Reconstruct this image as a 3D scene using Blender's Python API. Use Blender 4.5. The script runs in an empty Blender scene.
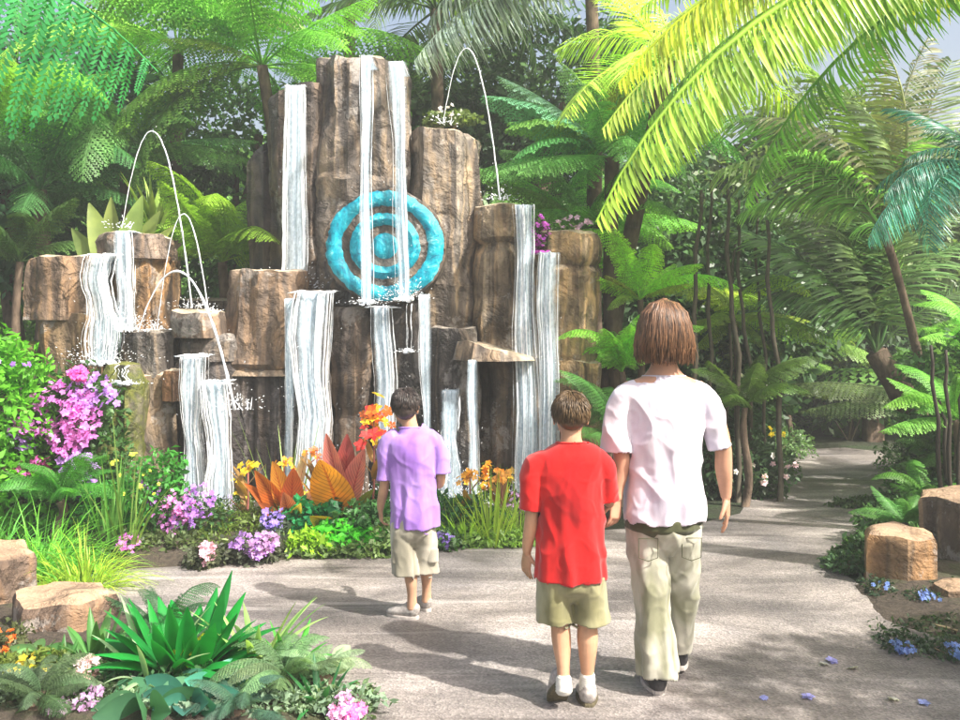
import bpy, bmesh, math, random
import numpy as np
from mathutils import Vector, Matrix, noise, Euler

random.seed(7)
rnd = random.Random(11)
R = math.radians
scene = bpy.context.scene
COL = scene.collection

# ------------------------------------------------------------------ layout
F = 960.0
CAM_Z = 1.6
HOR = 315.0
def P(px, py, Y):
    return Vector(((px - 480) / F * Y, Y, CAM_Z - (py - HOR) / F * Y))
def G(px, py, z=0.0):
    Y = (CAM_Z - z) * F / (py - HOR)
    return Vector(((px - 480) / F * Y, Y, z))

# ------------------------------------------------------------------ materials
def new_mat(name):
    m = bpy.data.materials.new(name)
    m.use_nodes = True
    nt = m.node_tree
    for n in list(nt.nodes):
        nt.nodes.remove(n)
    out = nt.nodes.new('ShaderNodeOutputMaterial')
    return m, nt, out
def N(nt, t, **kw):
    n = nt.nodes.new(t)
    for k, v in kw.items():
        if k.startswith('i_'):
            key = k[2:].replace('_', ' ')
            n.inputs[key].default_value = v
        else:
            setattr(n, k, v)
    return n
def L(nt, a, b):
    nt.links.new(a, b)
def ramp(nt, fac, stops, interp='LINEAR'):
    r = nt.nodes.new('ShaderNodeValToRGB')
    r.color_ramp.interpolation = interp
    el = r.color_ramp.elements
    while len(el) > 1:
        el.remove(el[-1])
    el[0].position = stops[0][0]
    c = stops[0][1]
    el[0].color = (*c, 1) if len(c) == 3 else c
    for p, c in stops[1:]:
        e = el.new(p)
        e.color = (*c, 1) if len(c) == 3 else c
    if fac is not None:
        L(nt, fac, r.inputs[0])
    return r
def mix(nt, mode, fac, a, b):
    m = nt.nodes.new('ShaderNodeMix')
    m.data_type = 'RGBA'
    m.blend_type = mode
    if isinstance(fac, (int, float)):
        m.inputs[0].default_value = fac
    else:
        L(nt, fac, m.inputs[0])
    for s, v in ((6, a), (7, b)):
        if isinstance(v, (tuple, list)):
            m.inputs[s].default_value = (*v, 1) if len(v) == 3 else v
        else:
            L(nt, v, m.inputs[s])
    return m.outputs[2]
def coords(nt, scale=(1, 1, 1), kind='Object'):
    tc = nt.nodes.new('ShaderNodeTexCoord')
    mp = nt.nodes.new('ShaderNodeMapping')
    mp.inputs['Scale'].default_value = scale
    L(nt, tc.outputs[kind], mp.inputs[0])
    return mp.outputs[0]
def noise_tex(nt, vec, scale, detail=4, rough=.55, dist=0):
    n = nt.nodes.new('ShaderNodeTexNoise')
    n.inputs['Scale'].default_value = scale
    n.inputs['Detail'].default_value = detail
    n.inputs['Roughness'].default_value = rough
    n.inputs['Distortion'].default_value = dist
    if vec is not None:
        L(nt, vec, n.inputs['Vector'])
    return n
def bump(nt, h, strength, dist=.02, prev=None):
    b = nt.nodes.new('ShaderNodeBump')
    b.inputs['Strength'].default_value = strength
    b.inputs['Distance'].default_value = dist
    L(nt, h, b.inputs['Height'])
    if prev is not None:
        L(nt, prev, b.inputs['Normal'])
    return b.outputs[0]

def leaf_material(name, trans=.4, rough=.42, lo=.62, hi=1.35, veins=False, warm=.25):
    m, nt, out = new_mat(name)
    oi = N(nt, 'ShaderNodeObjectInfo')
    ge = N(nt, 'ShaderNodeNewGeometry')
    v = coords(nt)
    nz = noise_tex(nt, v, 6, 3)
    mr = N(nt, 'ShaderNodeMapRange', i_To_Min=lo, i_To_Max=hi)
    L(nt, ge.outputs['Random Per Island'], mr.inputs['Value'])
    mr2 = N(nt, 'ShaderNodeMapRange', i_From_Min=.3, i_From_Max=.7, i_To_Min=.78, i_To_Max=1.22)
    L(nt, nz.outputs['Fac'], mr2.inputs['Value'])
    mu = N(nt, 'ShaderNodeMath', operation='MULTIPLY')
    L(nt, mr.outputs[0], mu.inputs[0]); L(nt, mr2.outputs[0], mu.inputs[1])
    sc = N(nt, 'ShaderNodeVectorMath', operation='SCALE')
    L(nt, oi.outputs['Color'], sc.inputs[0]); L(nt, mu.outputs[0], sc.inputs['Scale'])
    col = sc.outputs[0]
    # some leaflets are yellower than others
    yel = ramp(nt, nz.outputs['Fac'], [(.5, (1, 1, 1)), (.8, (1.5, 1.1, .6))])
    col = mix(nt, 'MULTIPLY', warm, col, yel.outputs[0])
    if veins:
        tc = N(nt, 'ShaderNodeTexCoord')
        sp = N(nt, 'ShaderNodeSeparateXYZ'); L(nt, tc.outputs['UV'], sp.inputs[0])
        a = N(nt, 'ShaderNodeMath', operation='SUBTRACT'); L(nt, sp.outputs[0], a.inputs[0]); a.inputs[1].default_value = .5
        b = N(nt, 'ShaderNodeMath', operation='ABSOLUTE'); L(nt, a.outputs[0], b.inputs[0])
        c = N(nt, 'ShaderNodeMath', operation='MULTIPLY_ADD'); L(nt, b.outputs[0], c.inputs[0]); c.inputs[1].default_value = -.55; L(nt, sp.outputs[1], c.inputs[2])
        d = N(nt, 'ShaderNodeMath', operation='MULTIPLY'); L(nt, c.outputs[0], d.inputs[0]); d.inputs[1].default_value = 88
        e = N(nt, 'ShaderNodeMath', operation='SINE'); L(nt, d.outputs[0], e.inputs[0])
        vr = ramp(nt, e.outputs[0], [(.55, (1, 1, 1)), (.95, (.55, .4, .45))])
        mid = ramp(nt, b.outputs[0], [(.02, (.75, .35, .45)), (.05, (1, 1, 1))])
        col = mix(nt, 'MULTIPLY', .8, col, vr.outputs[0])
        col = mix(nt, 'MULTIPLY', .8, col, mid.outputs[0])
    p = N(nt, 'ShaderNodeBsdfPrincipled', i_Roughness=rough)
    p.inputs['Specular IOR Level'].default_value = .4
    L(nt, col, p.inputs['Base Color'])
    t = N(nt, 'ShaderNodeBsdfTranslucent')
    tcl = mix(nt, 'MULTIPLY', 1.0, col, (1.25, 1.3, .7))
    L(nt, tcl, t.inputs['Color'])
    ms = N(nt, 'ShaderNodeMixShader'); ms.inputs[0].default_value = trans
    L(nt, p.outputs[0], ms.inputs[1]); L(nt, t.outputs[0], ms.inputs[2])
    L(nt, ms.outputs[0], out.inputs[0])
    return m

def rock_material(name, moss=0.0, topcol=(.5, .42, .32), streak=1.0, cell=0.0):
    m, nt, out = new_mat(name)
    oi = N(nt, 'ShaderNodeObjectInfo')
    rv = N(nt, 'ShaderNodeVectorMath', operation='SCALE'); rv.inputs[0].default_value = (13, 7, 3)
    L(nt, oi.outputs['Random'], rv.inputs['Scale'])
    tc = N(nt, 'ShaderNodeTexCoord')
    ad = N(nt, 'ShaderNodeVectorMath', operation='ADD'); L(nt, tc.outputs['Object'], ad.inputs[0]); L(nt, rv.outputs[0], ad.inputs[1])
    base = ad.outputs[0]
    mp = N(nt, 'ShaderNodeMapping'); mp.inputs['Scale'].default_value = (2.6, 2.6, .42); L(nt, base, mp.inputs[0])
    n1 = noise_tex(nt, mp.outputs[0], 1.5, 4, .5, .5)
    n2 = noise_tex(nt, base, 4.0, 7, .6, .4)
    n3 = noise_tex(nt, base, 26, 5, .7)
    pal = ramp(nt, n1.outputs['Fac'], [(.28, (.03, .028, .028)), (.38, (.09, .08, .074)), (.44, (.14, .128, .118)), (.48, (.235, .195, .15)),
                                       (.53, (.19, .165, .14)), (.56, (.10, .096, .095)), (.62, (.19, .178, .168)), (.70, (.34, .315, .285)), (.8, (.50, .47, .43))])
    pal2 = ramp(nt, n2.outputs['Fac'], [(.32, (.50, .48, .48)), (.5, (.95, .93, .9)), (.68, (1.35, 1.27, 1.15))])
    c = mix(nt, 'MULTIPLY', 1.0, pal.outputs[0], pal2.outputs[0])
    c = mix(nt, 'MULTIPLY', 1.0, c, oi.outputs['Color'])
    # pale lichen blotches with a ragged edge
    n4 = noise_tex(nt, base, 1.9, 10, .74, .3)
    lr = ramp(nt, n4.outputs['Fac'], [(.56, (0, 0, 0)), (.575, (1, 1, 1))])
    lf = N(nt, 'ShaderNodeMath', operation='MULTIPLY'); L(nt, lr.outputs[0], lf.inputs[0]); lf.inputs[1].default_value = .5
    c = mix(nt, 'MIX', lf.outputs[0], c, (.36, .335, .31))
    # black shadow patches put into the colour, running down in streaks
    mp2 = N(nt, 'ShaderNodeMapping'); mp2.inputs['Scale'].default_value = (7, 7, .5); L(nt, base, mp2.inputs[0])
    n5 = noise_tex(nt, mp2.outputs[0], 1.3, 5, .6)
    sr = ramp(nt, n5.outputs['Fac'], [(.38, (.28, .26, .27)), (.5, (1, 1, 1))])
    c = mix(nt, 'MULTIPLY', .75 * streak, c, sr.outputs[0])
    # cracks
    vo = N(nt, 'ShaderNodeTexVoronoi', feature='DISTANCE_TO_EDGE'); vo.inputs['Scale'].default_value = 2.2
    wv = N(nt, 'ShaderNodeVectorMath', operation='ADD'); L(nt, base, wv.inputs[0])
    ws = N(nt, 'ShaderNodeVectorMath', operation='SCALE'); L(nt, n2.outputs['Color'], ws.inputs[0]); ws.inputs['Scale'].default_value = .5
    L(nt, ws.outputs[0], wv.inputs[1])
    vm = N(nt, 'ShaderNodeMapping'); vm.inputs['Scale'].default_value = (1.5, 1.5, .45); L(nt, wv.outputs[0], vm.inputs[0]); L(nt, vm.outputs[0], vo.inputs['Vector'])
    cr = ramp(nt, vo.outputs['Distance'], [(.0, (.12, .1, .1)), (.02, (.8, .8, .8)), (.06, (1, 1, 1))])
    c = mix(nt, 'MULTIPLY', .35, c, cr.outputs[0])
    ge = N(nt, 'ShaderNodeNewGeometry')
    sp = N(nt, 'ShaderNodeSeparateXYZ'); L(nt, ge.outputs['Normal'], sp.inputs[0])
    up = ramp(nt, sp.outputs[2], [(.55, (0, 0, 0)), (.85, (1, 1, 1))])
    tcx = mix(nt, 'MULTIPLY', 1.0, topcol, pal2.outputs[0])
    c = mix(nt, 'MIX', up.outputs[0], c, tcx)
    if moss:
        mn = noise_tex(nt, base, 3.4, 8, .7)
        mf = ramp(nt, mn.outputs['Fac'], [(.64 - moss * .25, (0, 0, 0)), (.68 - moss * .16, (1, 1, 1))])
        mc = ramp(nt, n3.outputs['Fac'], [(.3, (.02, .035, .008)), (.7, (.16, .17, .02))])
        c = mix(nt, 'MIX', mf.outputs[0], c, mc.outputs[0])
    p = N(nt, 'ShaderNodeBsdfPrincipled', i_Roughness=.72)
    L(nt, c, p.inputs['Base Color'])
    vb = N(nt, 'ShaderNodeTexVoronoi'); vb.inputs['Scale'].default_value = 3.2; L(nt, wv.outputs[0], vb.inputs['Vector'])
    b = bump(nt, vb.outputs['Distance'], .55, .12)
    b = bump(nt, n2.outputs['Fac'], .8, .07, b)
    b = bump(nt, n3.outputs['Fac'], .5, .015, b)
    b = bump(nt, cr.outputs[0], .4, .02, b)
    L(nt, b, p.inputs['Normal'])
    L(nt, p.outputs[0], out.inputs[0])
    return m

def simple_mat(name, col, rough=.8, nscale=30, var=.25, bstr=.2, bdist=.004, spec=.3, stretch=(1, 1, 1), objcol=False):
    m, nt, out = new_mat(name)
    v = coords(nt, stretch)
    n = noise_tex(nt, v, nscale, 5)
    r = ramp(nt, n.outputs['Fac'], [(.3, tuple(c * (1 - var) for c in col)), (.7, tuple(min(1, c * (1 + var)) for c in col))])
    c = r.outputs[0]
    if objcol:
        oi = N(nt, 'ShaderNodeObjectInfo')
        c = mix(nt, 'MULTIPLY', 1.0, c, oi.outputs['Color'])
    p = N(nt, 'ShaderNodeBsdfPrincipled', i_Roughness=rough)
    p.inputs['Specular IOR Level'].default_value = spec
    L(nt, c, p.inputs['Base Color'])
    if bstr:
        L(nt, bump(nt, n.outputs['Fac'], bstr, bdist), p.inputs['Normal'])
    L(nt, p.outputs[0], out.inputs[0])
    return m

def cloth_mat(name, col, col2=None, patch=0.0):
    m, nt, out = new_mat(name)
    v = coords(nt)
    c = col
    big = noise_tex(nt, coords(nt, (1, 1, .45)), 7, 3, .5, .6)
    if col2 is None:
        col2 = tuple(x * .86 for x in col)
    r = ramp(nt, big.outputs['Fac'], [(.38, col2), (.6, col)])
    weave = noise_tex(nt, v, 420, 2)
    wr = ramp(nt, weave.outputs['Fac'], [(.3, (.86, .86, .86)), (.7, (1.06, 1.06, 1.06))])
    c = mix(nt, 'MULTIPLY', .7, r.outputs[0], wr.outputs[0])
    fold = noise_tex(nt, coords(nt, (1.3, 1.3, .55)), 6.5, 2, .45, .5)
    p = N(nt, 'ShaderNodeBsdfPrincipled', i_Roughness=.88)
    p.inputs['Specular IOR Level'].default_value = .15
    p.inputs['Sheen Weight'].default_value = .25
    L(nt, c, p.inputs['Base Color'])
    b = bump(nt, fold.outputs['Fac'], .45, .03)
    b = bump(nt, weave.outputs['Fac'], .35, .001, b)
    L(nt, b, p.inputs['Normal'])
    L(nt, p.outputs[0], out.inputs[0])
    return m

def water_mat(name, dens_lo, dens_hi, col=(.86, .93, 1.0), a=.25, b=.98, zs=.22, edge=False):
    m, nt, out = new_mat(name)
    v = coords(nt, (9, 9, zs))
    n = noise_tex(nt, v, 3.2, 6, .7, .3)
    v2 = coords(nt, (3, 3, 1.6))
    n2 = noise_tex(nt, v2, 14, 5, .7)
    s = N(nt, 'ShaderNodeMath', operation='MULTIPLY_ADD'); L(nt, n2.outputs['Fac'], s.inputs[0]); s.inputs[1].default_value = .45
    L(nt, n.outputs['Fac'], s.inputs[2])
    f = N(nt, 'ShaderNodeMapRange', i_From_Min=dens_lo, i_From_Max=dens_hi, i_To_Min=a, i_To_Max=b)
    L(nt, s.outputs[0], f.inputs['Value'])
    cr = ramp(nt, s.outputs[0], [(.5, tuple(x * y for x, y in zip(col, (.72, .86, 1.0)))), (.72, col)])
    p = N(nt, 'ShaderNodeBsdfPrincipled', i_Roughness=.3, i_IOR=1.33)
    L(nt, cr.outputs[0], p.inputs['Base Color'])
    tl = N(nt, 'ShaderNodeBsdfTranslucent'); L(nt, cr.outputs[0], tl.inputs['Color'])
    m1 = N(nt, 'ShaderNodeMixShader'); m1.inputs[0].default_value = .25
    L(nt, p.outputs[0], m1.inputs[1]); L(nt, tl.outputs[0], m1.inputs[2])
    tr = N(nt, 'ShaderNodeBsdfTransparent')
    if edge:
        tc = N(nt, 'ShaderNodeTexCoord'); sp = N(nt, 'ShaderNodeSeparateXYZ'); L(nt, tc.outputs['UV'], sp.inputs[0])
        e1 = N(nt, 'ShaderNodeMath', operation='SUBTRACT'); L(nt, sp.outputs[0], e1.inputs[0]); e1.inputs[1].default_value = .5
        e2 = N(nt, 'ShaderNodeMath', operation='ABSOLUTE'); L(nt, e1.outputs[0], e2.inputs[0])
        e3 = N(nt, 'ShaderNodeMath', operation='MULTIPLY_ADD'); L(nt, n.outputs['Fac'], e3.inputs[0]); e3.inputs[1].default_value = .55; L(nt, e2.outputs[0], e3.inputs[2])
        em = ramp(nt, e3.outputs[0], [(.44, (1, 1, 1)), (.68, (0, 0, 0))])
        e4 = N(nt, 'ShaderNodeMath', operation='MULTIPLY'); L(nt, f.outputs[0], e4.inputs[0]); L(nt, em.outputs[0], e4.inputs[1]); f = e4
    ms = N(nt, 'ShaderNodeMixShader')
    L(nt, f.outputs[0], ms.inputs[0]); L(nt, tr.outputs[0], ms.inputs[1]); L(nt, m1.outputs[0], ms.inputs[2])
    L(nt, ms.outputs[0], out.inputs[0])
    return m

M = {}
M['leaf'] = leaf_material('leaf')
M['fern'] = leaf_material('fern_leaf', trans=.45, rough=.5, lo=.7, hi=1.3)
M['palm'] = leaf_material('palm_leaf', trans=.42, rough=.33, lo=.55, hi=1.4, warm=.4)
M['grass'] = leaf_material('grass_blade', trans=.4, rough=.4, lo=.5, hi=1.5)
M['canna'] = leaf_material('canna_leaf', trans=.45, rough=.4, lo=.75, hi=1.2, veins=True, warm=.5)
M['petal'] = leaf_material('petal', trans=.35, rough=.6, lo=.6, hi=1.35, warm=0)
M['stem'] = simple_mat('stem', (.8, .8, .8), .7, 20, .25, .3, objcol=True)
M['bark'] = simple_mat('bark', (.12, .085, .06), .9, 14, .55, .9, .03, stretch=(1, 1, .5))
M['rock'] = rock_material('rock')
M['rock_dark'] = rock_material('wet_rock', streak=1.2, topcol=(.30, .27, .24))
M['rock_moss'] = rock_material('mossy_rock', moss=.85, topcol=(.14, .15, .03))
M['water'] = water_mat('falling_water', .52, .74, a=.2, b=1, col=(.96, .98, 1))
M['sheet'] = water_mat('water_sheet', .64, .86, col=(.78, .91, 1.0), a=.34, b=.96, zs=.10, edge=True)
M['foam'] = water_mat('foam', .3, .6, col=(.95, .97, 1), a=.85, b=1)
M['white_petal'] = simple_mat('white_petal', (.75, .72, .7), .6, 20, .1, .1)

# ------------------------------------------------------------------ mesh building
def link(o, parent=None):
    COL.objects.link(o)
    if parent is not None:
        o.parent = parent
    return o
def info(o, label=None, cat=None, group=None, kind=None):
    if label: o['label'] = label
    if cat: o['category'] = cat
    if group: o['group'] = group
    if kind: o['kind'] = kind
    return o
def empty(name, loc, label, cat, group=None):
    o = bpy.data.objects.new(name, None)
    o.location = loc
    o.empty_display_size = .1
    COL.objects.link(o)
    return info(o, label, cat, group)
def mesh_np(name, V, Q, mat, smooth=False, uv=None, mats=None, midx=None):
    me = bpy.data.meshes.new(name)
    V = np.asarray(V, dtype=np.float32); Q = np.asarray(Q, dtype=np.int32)
    k = Q.shape[1]
    me.vertices.add(len(V)); me.vertices.foreach_set('co', V.ravel())
    me.loops.add(Q.size); me.loops.foreach_set('vertex_index', Q.ravel())
    me.polygons.add(len(Q))
    me.polygons.foreach_set('loop_start', np.arange(0, Q.size, k, dtype=np.int32))
    me.polygons.foreach_set('loop_total', np.full(len(Q), k, dtype=np.int32))
    if mats:
        for m_ in mats: me.materials.append(m_)
        me.polygons.foreach_set('material_index', np.asarray(midx, dtype=np.int32))
    else:
        me.materials.append(mat)
    if smooth:
        me.polygons.foreach_set('use_smooth', np.ones(len(Q), dtype=bool))
    if uv is not None:
        ul = me.uv_layers.new(name='UVMap')
        ul.data.foreach_set('uv', np.asarray(uv, dtype=np.float32)[Q.ravel()].ravel())
    me.update(calc_edges=True)
    me.validate()
    return me
def mesh_py(name, V, Fs, mat, smooth=False, sharp=None):
    me = bpy.data.meshes.new(name)
    me.from_pydata([tuple(v) for v in V], [], Fs)
    me.materials.append(mat)
    if smooth:
        me.polygons.foreach_set('use_smooth', np.ones(len(Fs), dtype=bool))
        if sharp: me.set_sharp_from_angle(angle=R(sharp))
    me.update()
    return me
def obj(name, me, parent=None, color=None, loc=None):
    o = bpy.data.objects.new(name, me)
    if color: o.color = (*color, 1)
    if loc is not None: o.location = loc
    return link(o, parent)

class Acc:
    """collects quads as numpy pieces"""
    def __init__(s): s.V = []; s.Q = []; s.n = 0; s.U = []
    def add(s, V, Q, U=None):
        V = np.asarray(V, float).reshape(-1, 3); Q = np.asarray(Q, int).reshape(-1, 4)
        s.V.append(V); s.Q.append(Q + s.n); s.n += len(V)
        s.U.append(np.zeros((len(V), 2)) if U is None else np.asarray(U, float))
    def data(s): return np.concatenate(s.V), np.concatenate(s.Q), np.concatenate(s.U)
    def mesh(s, name, mat, smooth=False, uv=False, origin=None):
        V, Q, U = s.data()
        if origin is not None: V = V - np.array(origin)
        return mesh_np(name, V, Q, mat, smooth, U if uv else None)

def nrm(v):
    return v / (np.linalg.norm(v) + 1e-9)
def blade(acc, p0, d, side, length, width, segs=3, droop=0.0, fold=.15, prof=None, tipdown=np.array((0, 0, -1.0))):
    """a narrow leaf: centre line from p0 along d, bending towards -Z"""
    p = np.array(p0, float); d = nrm(np.array(d, float)); side = nrm(np.array(side, float))
    up = nrm(np.cross(side, d))
    V = []; U = []
    st = length / segs
    for i in range(segs + 1):
        t = i / segs
        w = width * (prof(t) if prof else (math.sin(math.pi * min(1, .12 + t * .88)) ** .7 if t < 1 else .02)) * .5
        w = max(w, width * .03)
        V += [p - side * w + up * w * fold * 2, p.copy(), p + side * w + up * w * fold * 2]
        U += [(0, t), (.5, t), (1, t)]
        d = nrm(d + tipdown * droop / segs)
        p = p + d * st
    Q = []
    for i in range(segs):
        a = i * 3
        Q += [(a, a + 1, a + 4, a + 3), (a + 1, a + 2, a + 5, a + 4)]
    acc.add(V, Q, U)
def tube(acc, pts, radii, k=6, flat=1.0):
    pts = [np.array(p, float) for p in pts]
    V = []; Q = []
    n = len(pts)
    ref = np.array((.13, .97, .2))
    for i in range(n):
        d = nrm(pts[min(i + 1, n - 1)] - pts[max(i - 1, 0)])
        if abs(np.dot(d, ref)) > .95: ref = np.array((1, .05, 0.1))
        a = nrm(np.cross(d, ref)); b = np.cross(d, a)
        r = radii[i] if hasattr(radii, '__len__') else radii
        for j in range(k):
            th = 2 * math.pi * j / k
            V.append(pts[i] + a * math.cos(th) * r + b * math.sin(th) * r * flat)
    for i in range(n - 1):
        for j in range(k):
            Q.append((i * k + j, i * k + (j + 1) % k, (i + 1) * k + (j + 1) % k, (i + 1) * k + j))
    # end caps as quads (k even)
    for base in (0, (n - 1) * k):
        for j in range(1, k // 2):
            Q.append((base + j - 1 if j > 1 else base, base + j, base + k - j, base + (k - j + 1) % k))
    Q = [q for q in Q if len(set(q)) == 4]
    acc.add(V, Q)

def rachis(n, droop, start=0.0):
    """points & tangents of an arching mid-rib, chord normalised onto +X, length 1"""
    a = start; pts = [np.zeros(3)]; tans = []
    for i in range(n):
        t = i / n
        ang = droop * (.5 - t) if start == 0 else start
        tans.append(np.array((math.cos(ang), 0, math.sin(ang))))
        pts.append(pts[-1] + tans[-1] / n)
    tans.append(tans[-1])
    ch = pts[-1]
    L_ = np.linalg.norm(ch); an = math.atan2(ch[2], ch[0])
    c, s = math.cos(-an), math.sin(-an)
    rot = np.array(((c, 0, -s), (0, 1, 0), (s, 0, c)))
    return [rot @ p / L_ for p in pts], [rot @ t for t in tans]
def at_t(pts, tans, t):
    f = t * (len(pts) - 1); i = min(int(f), len(pts) - 2); u = f - i
    return pts[i] * (1 - u) + pts[i + 1] * u, tans[i]

def fern_frond(seed, droop=1.0, n=24, pinl=.26, m=11, bare=.13, hang=.25, pr=.22):
    r = random.Random(seed)
    pts, tans = rachis(24, droop)
    A = Acc()
    tube(A, pts[::2], [.008 * (1 - .8 * i / 12) for i in range(13)], 4)
    for i in range(n):
        t = bare + (1 - bare) * (i + .3) / n
        p, d = at_t(pts, tans, t)
        tt = (t - bare) / (1 - bare)
        ln = pinl * (math.sin(math.pi * min(1, (tt * .82 + .16))) ** .8) * r.uniform(.93, 1.07)
        if tt > .93: ln *= .8
        for s in (-1, 1):
            hg = hang * r.uniform(.6, 1.4)
            dirn = nrm(np.array((0, s, 0)) * 1.0 + d * (.28 + .35 * tt) + np.array((0, 0, -hg)))
            # pinna axis with pinnules
            ax = []
            q = p.copy(); dd = dirn.copy()
            steps = max(4, int(m * (.35 + .65 * ln / pinl)))
            for k in range(steps + 1):
                ax.append((q.copy(), dd.copy()))
                dd = nrm(dd + np.array((0, 0, -.05 - hg * .12)) + d * .02)
                q = q + dd * ln / steps
            V = []; Q = []
            for k in range(steps):
                q0, d0 = ax[k]
                u = k / steps
                pl = ln * pr * (1 - u) ** .55 * r.uniform(.85, 1.1) + .004
                pw = ln / steps * .46
                side = nrm(d - np.dot(d, d0) * d0)
                for s2 in (-1, 1):
                    dv = nrm(side * s2 + d0 * .45 + np.array((0, 0, -.12)))
                    b = len(V)
                    mid = q0 + dv * pl * .45
                    V += [q0 - d0 * pw * .6, mid - d0 * pw, q0 + dv * pl, mid + d0 * pw]
                    Q.append((b, b + 1, b + 2, b + 3))
            # tip
            q0, d0 = ax[-1]
            b = len(V); V += [ax[-2][0] - d * .004, ax[-2][0] + d * .004, q0 + d0 * .004 + d * .001, q0 + d0 * .004]
            Q.append((b, b + 1, b + 2, b + 3))
            A.add(V, Q)
    return A
def palm_frond(seed, droop=1.0, n=38, ll=.34, bare=.16, w=.02, hang=.5, vee=.3):
    r = random.Random(seed)
    pts, tans = rachis(24, droop)
    A = Acc()
    tube(A, pts[::2], [.012 * (1 - .85 * i / 12) for i in range(13)], 4)
    for i in range(n):
        t = bare + (1 - bare) * (i + .3) / n
        p, d = at_t(pts, tans, t)
        tt = (t - bare) / (1 - bare)
        ln = ll * (math.sin(math.pi * min(1, (tt * .78 + .2))) ** .6) * r.uniform(.85, 1.1)
        for s in (-1, 1):
            dirn = nrm(np.array((0, s, 0)) + d * (.55 + .5 * tt + r.uniform(-.08, .08)) + np.array((0, 0, vee)))
            blade(A, p, dirn, nrm(d + np.array((0, 0, .2 * s))), ln, w * r.uniform(.8, 1.2), 4, droop=hang * 2.2 * r.uniform(.6, 1.3),
                  fold=.2, prof=lambda u: (.45 + u * 1.2 if u < .4 else max(.04, 1 - ((u - .4) / .6) ** 1.6)))
    return A

FERN = [fern_frond(1, .9).mesh('fern_frond_mesh', M['fern']), fern_frond(2, 1.5).mesh('fern_frond_mesh', M['fern']),
        fern_frond(3, 2.2).mesh('fern_frond_mesh', M['fern']), fern_frond(4, .5, n=28, pinl=.2).mesh('fern_frond_mesh', M['fern'])]
FERN_HANG = fern_frond(9, .8, n=15, pinl=.44, m=26, bare=.03, hang=1.9, pr=.115).mesh('fern_frond_mesh', M['fern'])
PALM = [palm_frond(1, .9).mesh('palm_frond_mesh', M['palm']), palm_frond(2, 1.5, hang=.8).mesh('palm_frond_mesh', M['palm']),
        palm_frond(3, 2.2, hang=.7).mesh('palm_frond_mesh', M['palm']), palm_frond(4, .5, hang=.3).mesh('palm_frond_mesh', M['palm'])]
PALM_BIG = [palm_frond(5, .9, n=62, ll=.30, w=.013, hang=1.3, vee=.1, bare=.08).mesh('palm_frond_mesh', M['palm']),
            palm_frond(6, 1.4, n=62, ll=.30, w=.013, hang=1.6, vee=.0, bare=.08).mesh('palm_frond_mesh', M['palm'])]

def jit(c, a=.15, r=rnd):
    k = 1 + r.uniform(-a, a)
    return tuple(max(0.0, min(1, x * k * (1 + r.uniform(-a * .4, a * .4)))) for x in c)
def frame(p0, p1, roll=0.0, upv=(0, 0, 1)):
    x = (p1 - p0); ln = x.length; x = x.normalized()
    up = Vector(upv)
    y = up.cross(x)
    if y.length < .05: y = Vector((0, 1, 0))
    y.normalize(); z = x.cross(y)
    m = Matrix((x, y, z)).transposed()
    m = m @ Matrix.Rotation(roll, 3, 'X')
    return Matrix.Translation(p0) @ m.to_4x4() @ Matrix.Scale(ln, 4)
def put_frond(me, p0, p1, parent, color, roll=0.0, name='frond'):
    o = bpy.data.objects.new(name, me)
    o.color = (*color, 1)
    COL.objects.link(o)
    o.parent = parent
    o.matrix_world = frame(Vector(p0), Vector(p1), roll)
    o.matrix_parent_inverse = Matrix.Translation(-parent.location)
    o.matrix_basis = frame(Vector(p0), Vector(p1), roll)
    return o
def crown_plant(name, label, cat, base, crown, n, length, meshes, color, elev=(-.2, .8), yaws=None, trunk=.07, group=None, seed=0, pet=False, explicit=()):
    """tree fern / palm: optional trunk from base to crown, fronds arching out of the crown"""
    r = random.Random(seed * 31 + 5)
    base = Vector(base); crown = Vector(crown)
    root = empty(name, base, label, cat, group)
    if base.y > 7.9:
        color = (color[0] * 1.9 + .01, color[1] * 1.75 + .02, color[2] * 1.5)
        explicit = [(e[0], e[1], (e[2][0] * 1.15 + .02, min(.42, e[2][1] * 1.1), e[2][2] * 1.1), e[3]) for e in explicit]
    if trunk:
        A = Acc()
        k = 9
        pts = []; rad = []
        for i in range(k + 1):
            t = i / k
            w = Vector((math.sin(t * 3 + seed) * .05, math.cos(t * 2.3 + seed) * .05, 0)) * math.sin(t * math.pi)
            pts.append(tuple(base.lerp(crown, t) + w)); rad.append(trunk * (1.25 - .35 * t) * r.uniform(.9, 1.1))
        tube(A, pts, rad, 10)
        obj('trunk', A.mesh('trunk', M['bark'], True, origin=base), root)
    for i in range(n):
        if yaws: y = R(r.uniform(*yaws))
        else: y = 2 * math.pi * (i + r.uniform(-.3, .3)) / n
        e = r.uniform(*elev); ln = length * r.uniform(.75, 1.12)
        d = Vector((math.cos(y) * math.cos(e), math.sin(y) * math.cos(e), math.sin(e)))
        put_frond(r.choice(meshes), crown, crown + d * ln, root, jit(color, .2, r), roll=r.uniform(-.35, .35))
    for (tip, me, col, roll) in explicit:
        put_frond(me, crown, Vector(tip), root, col, roll)
    return root

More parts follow.
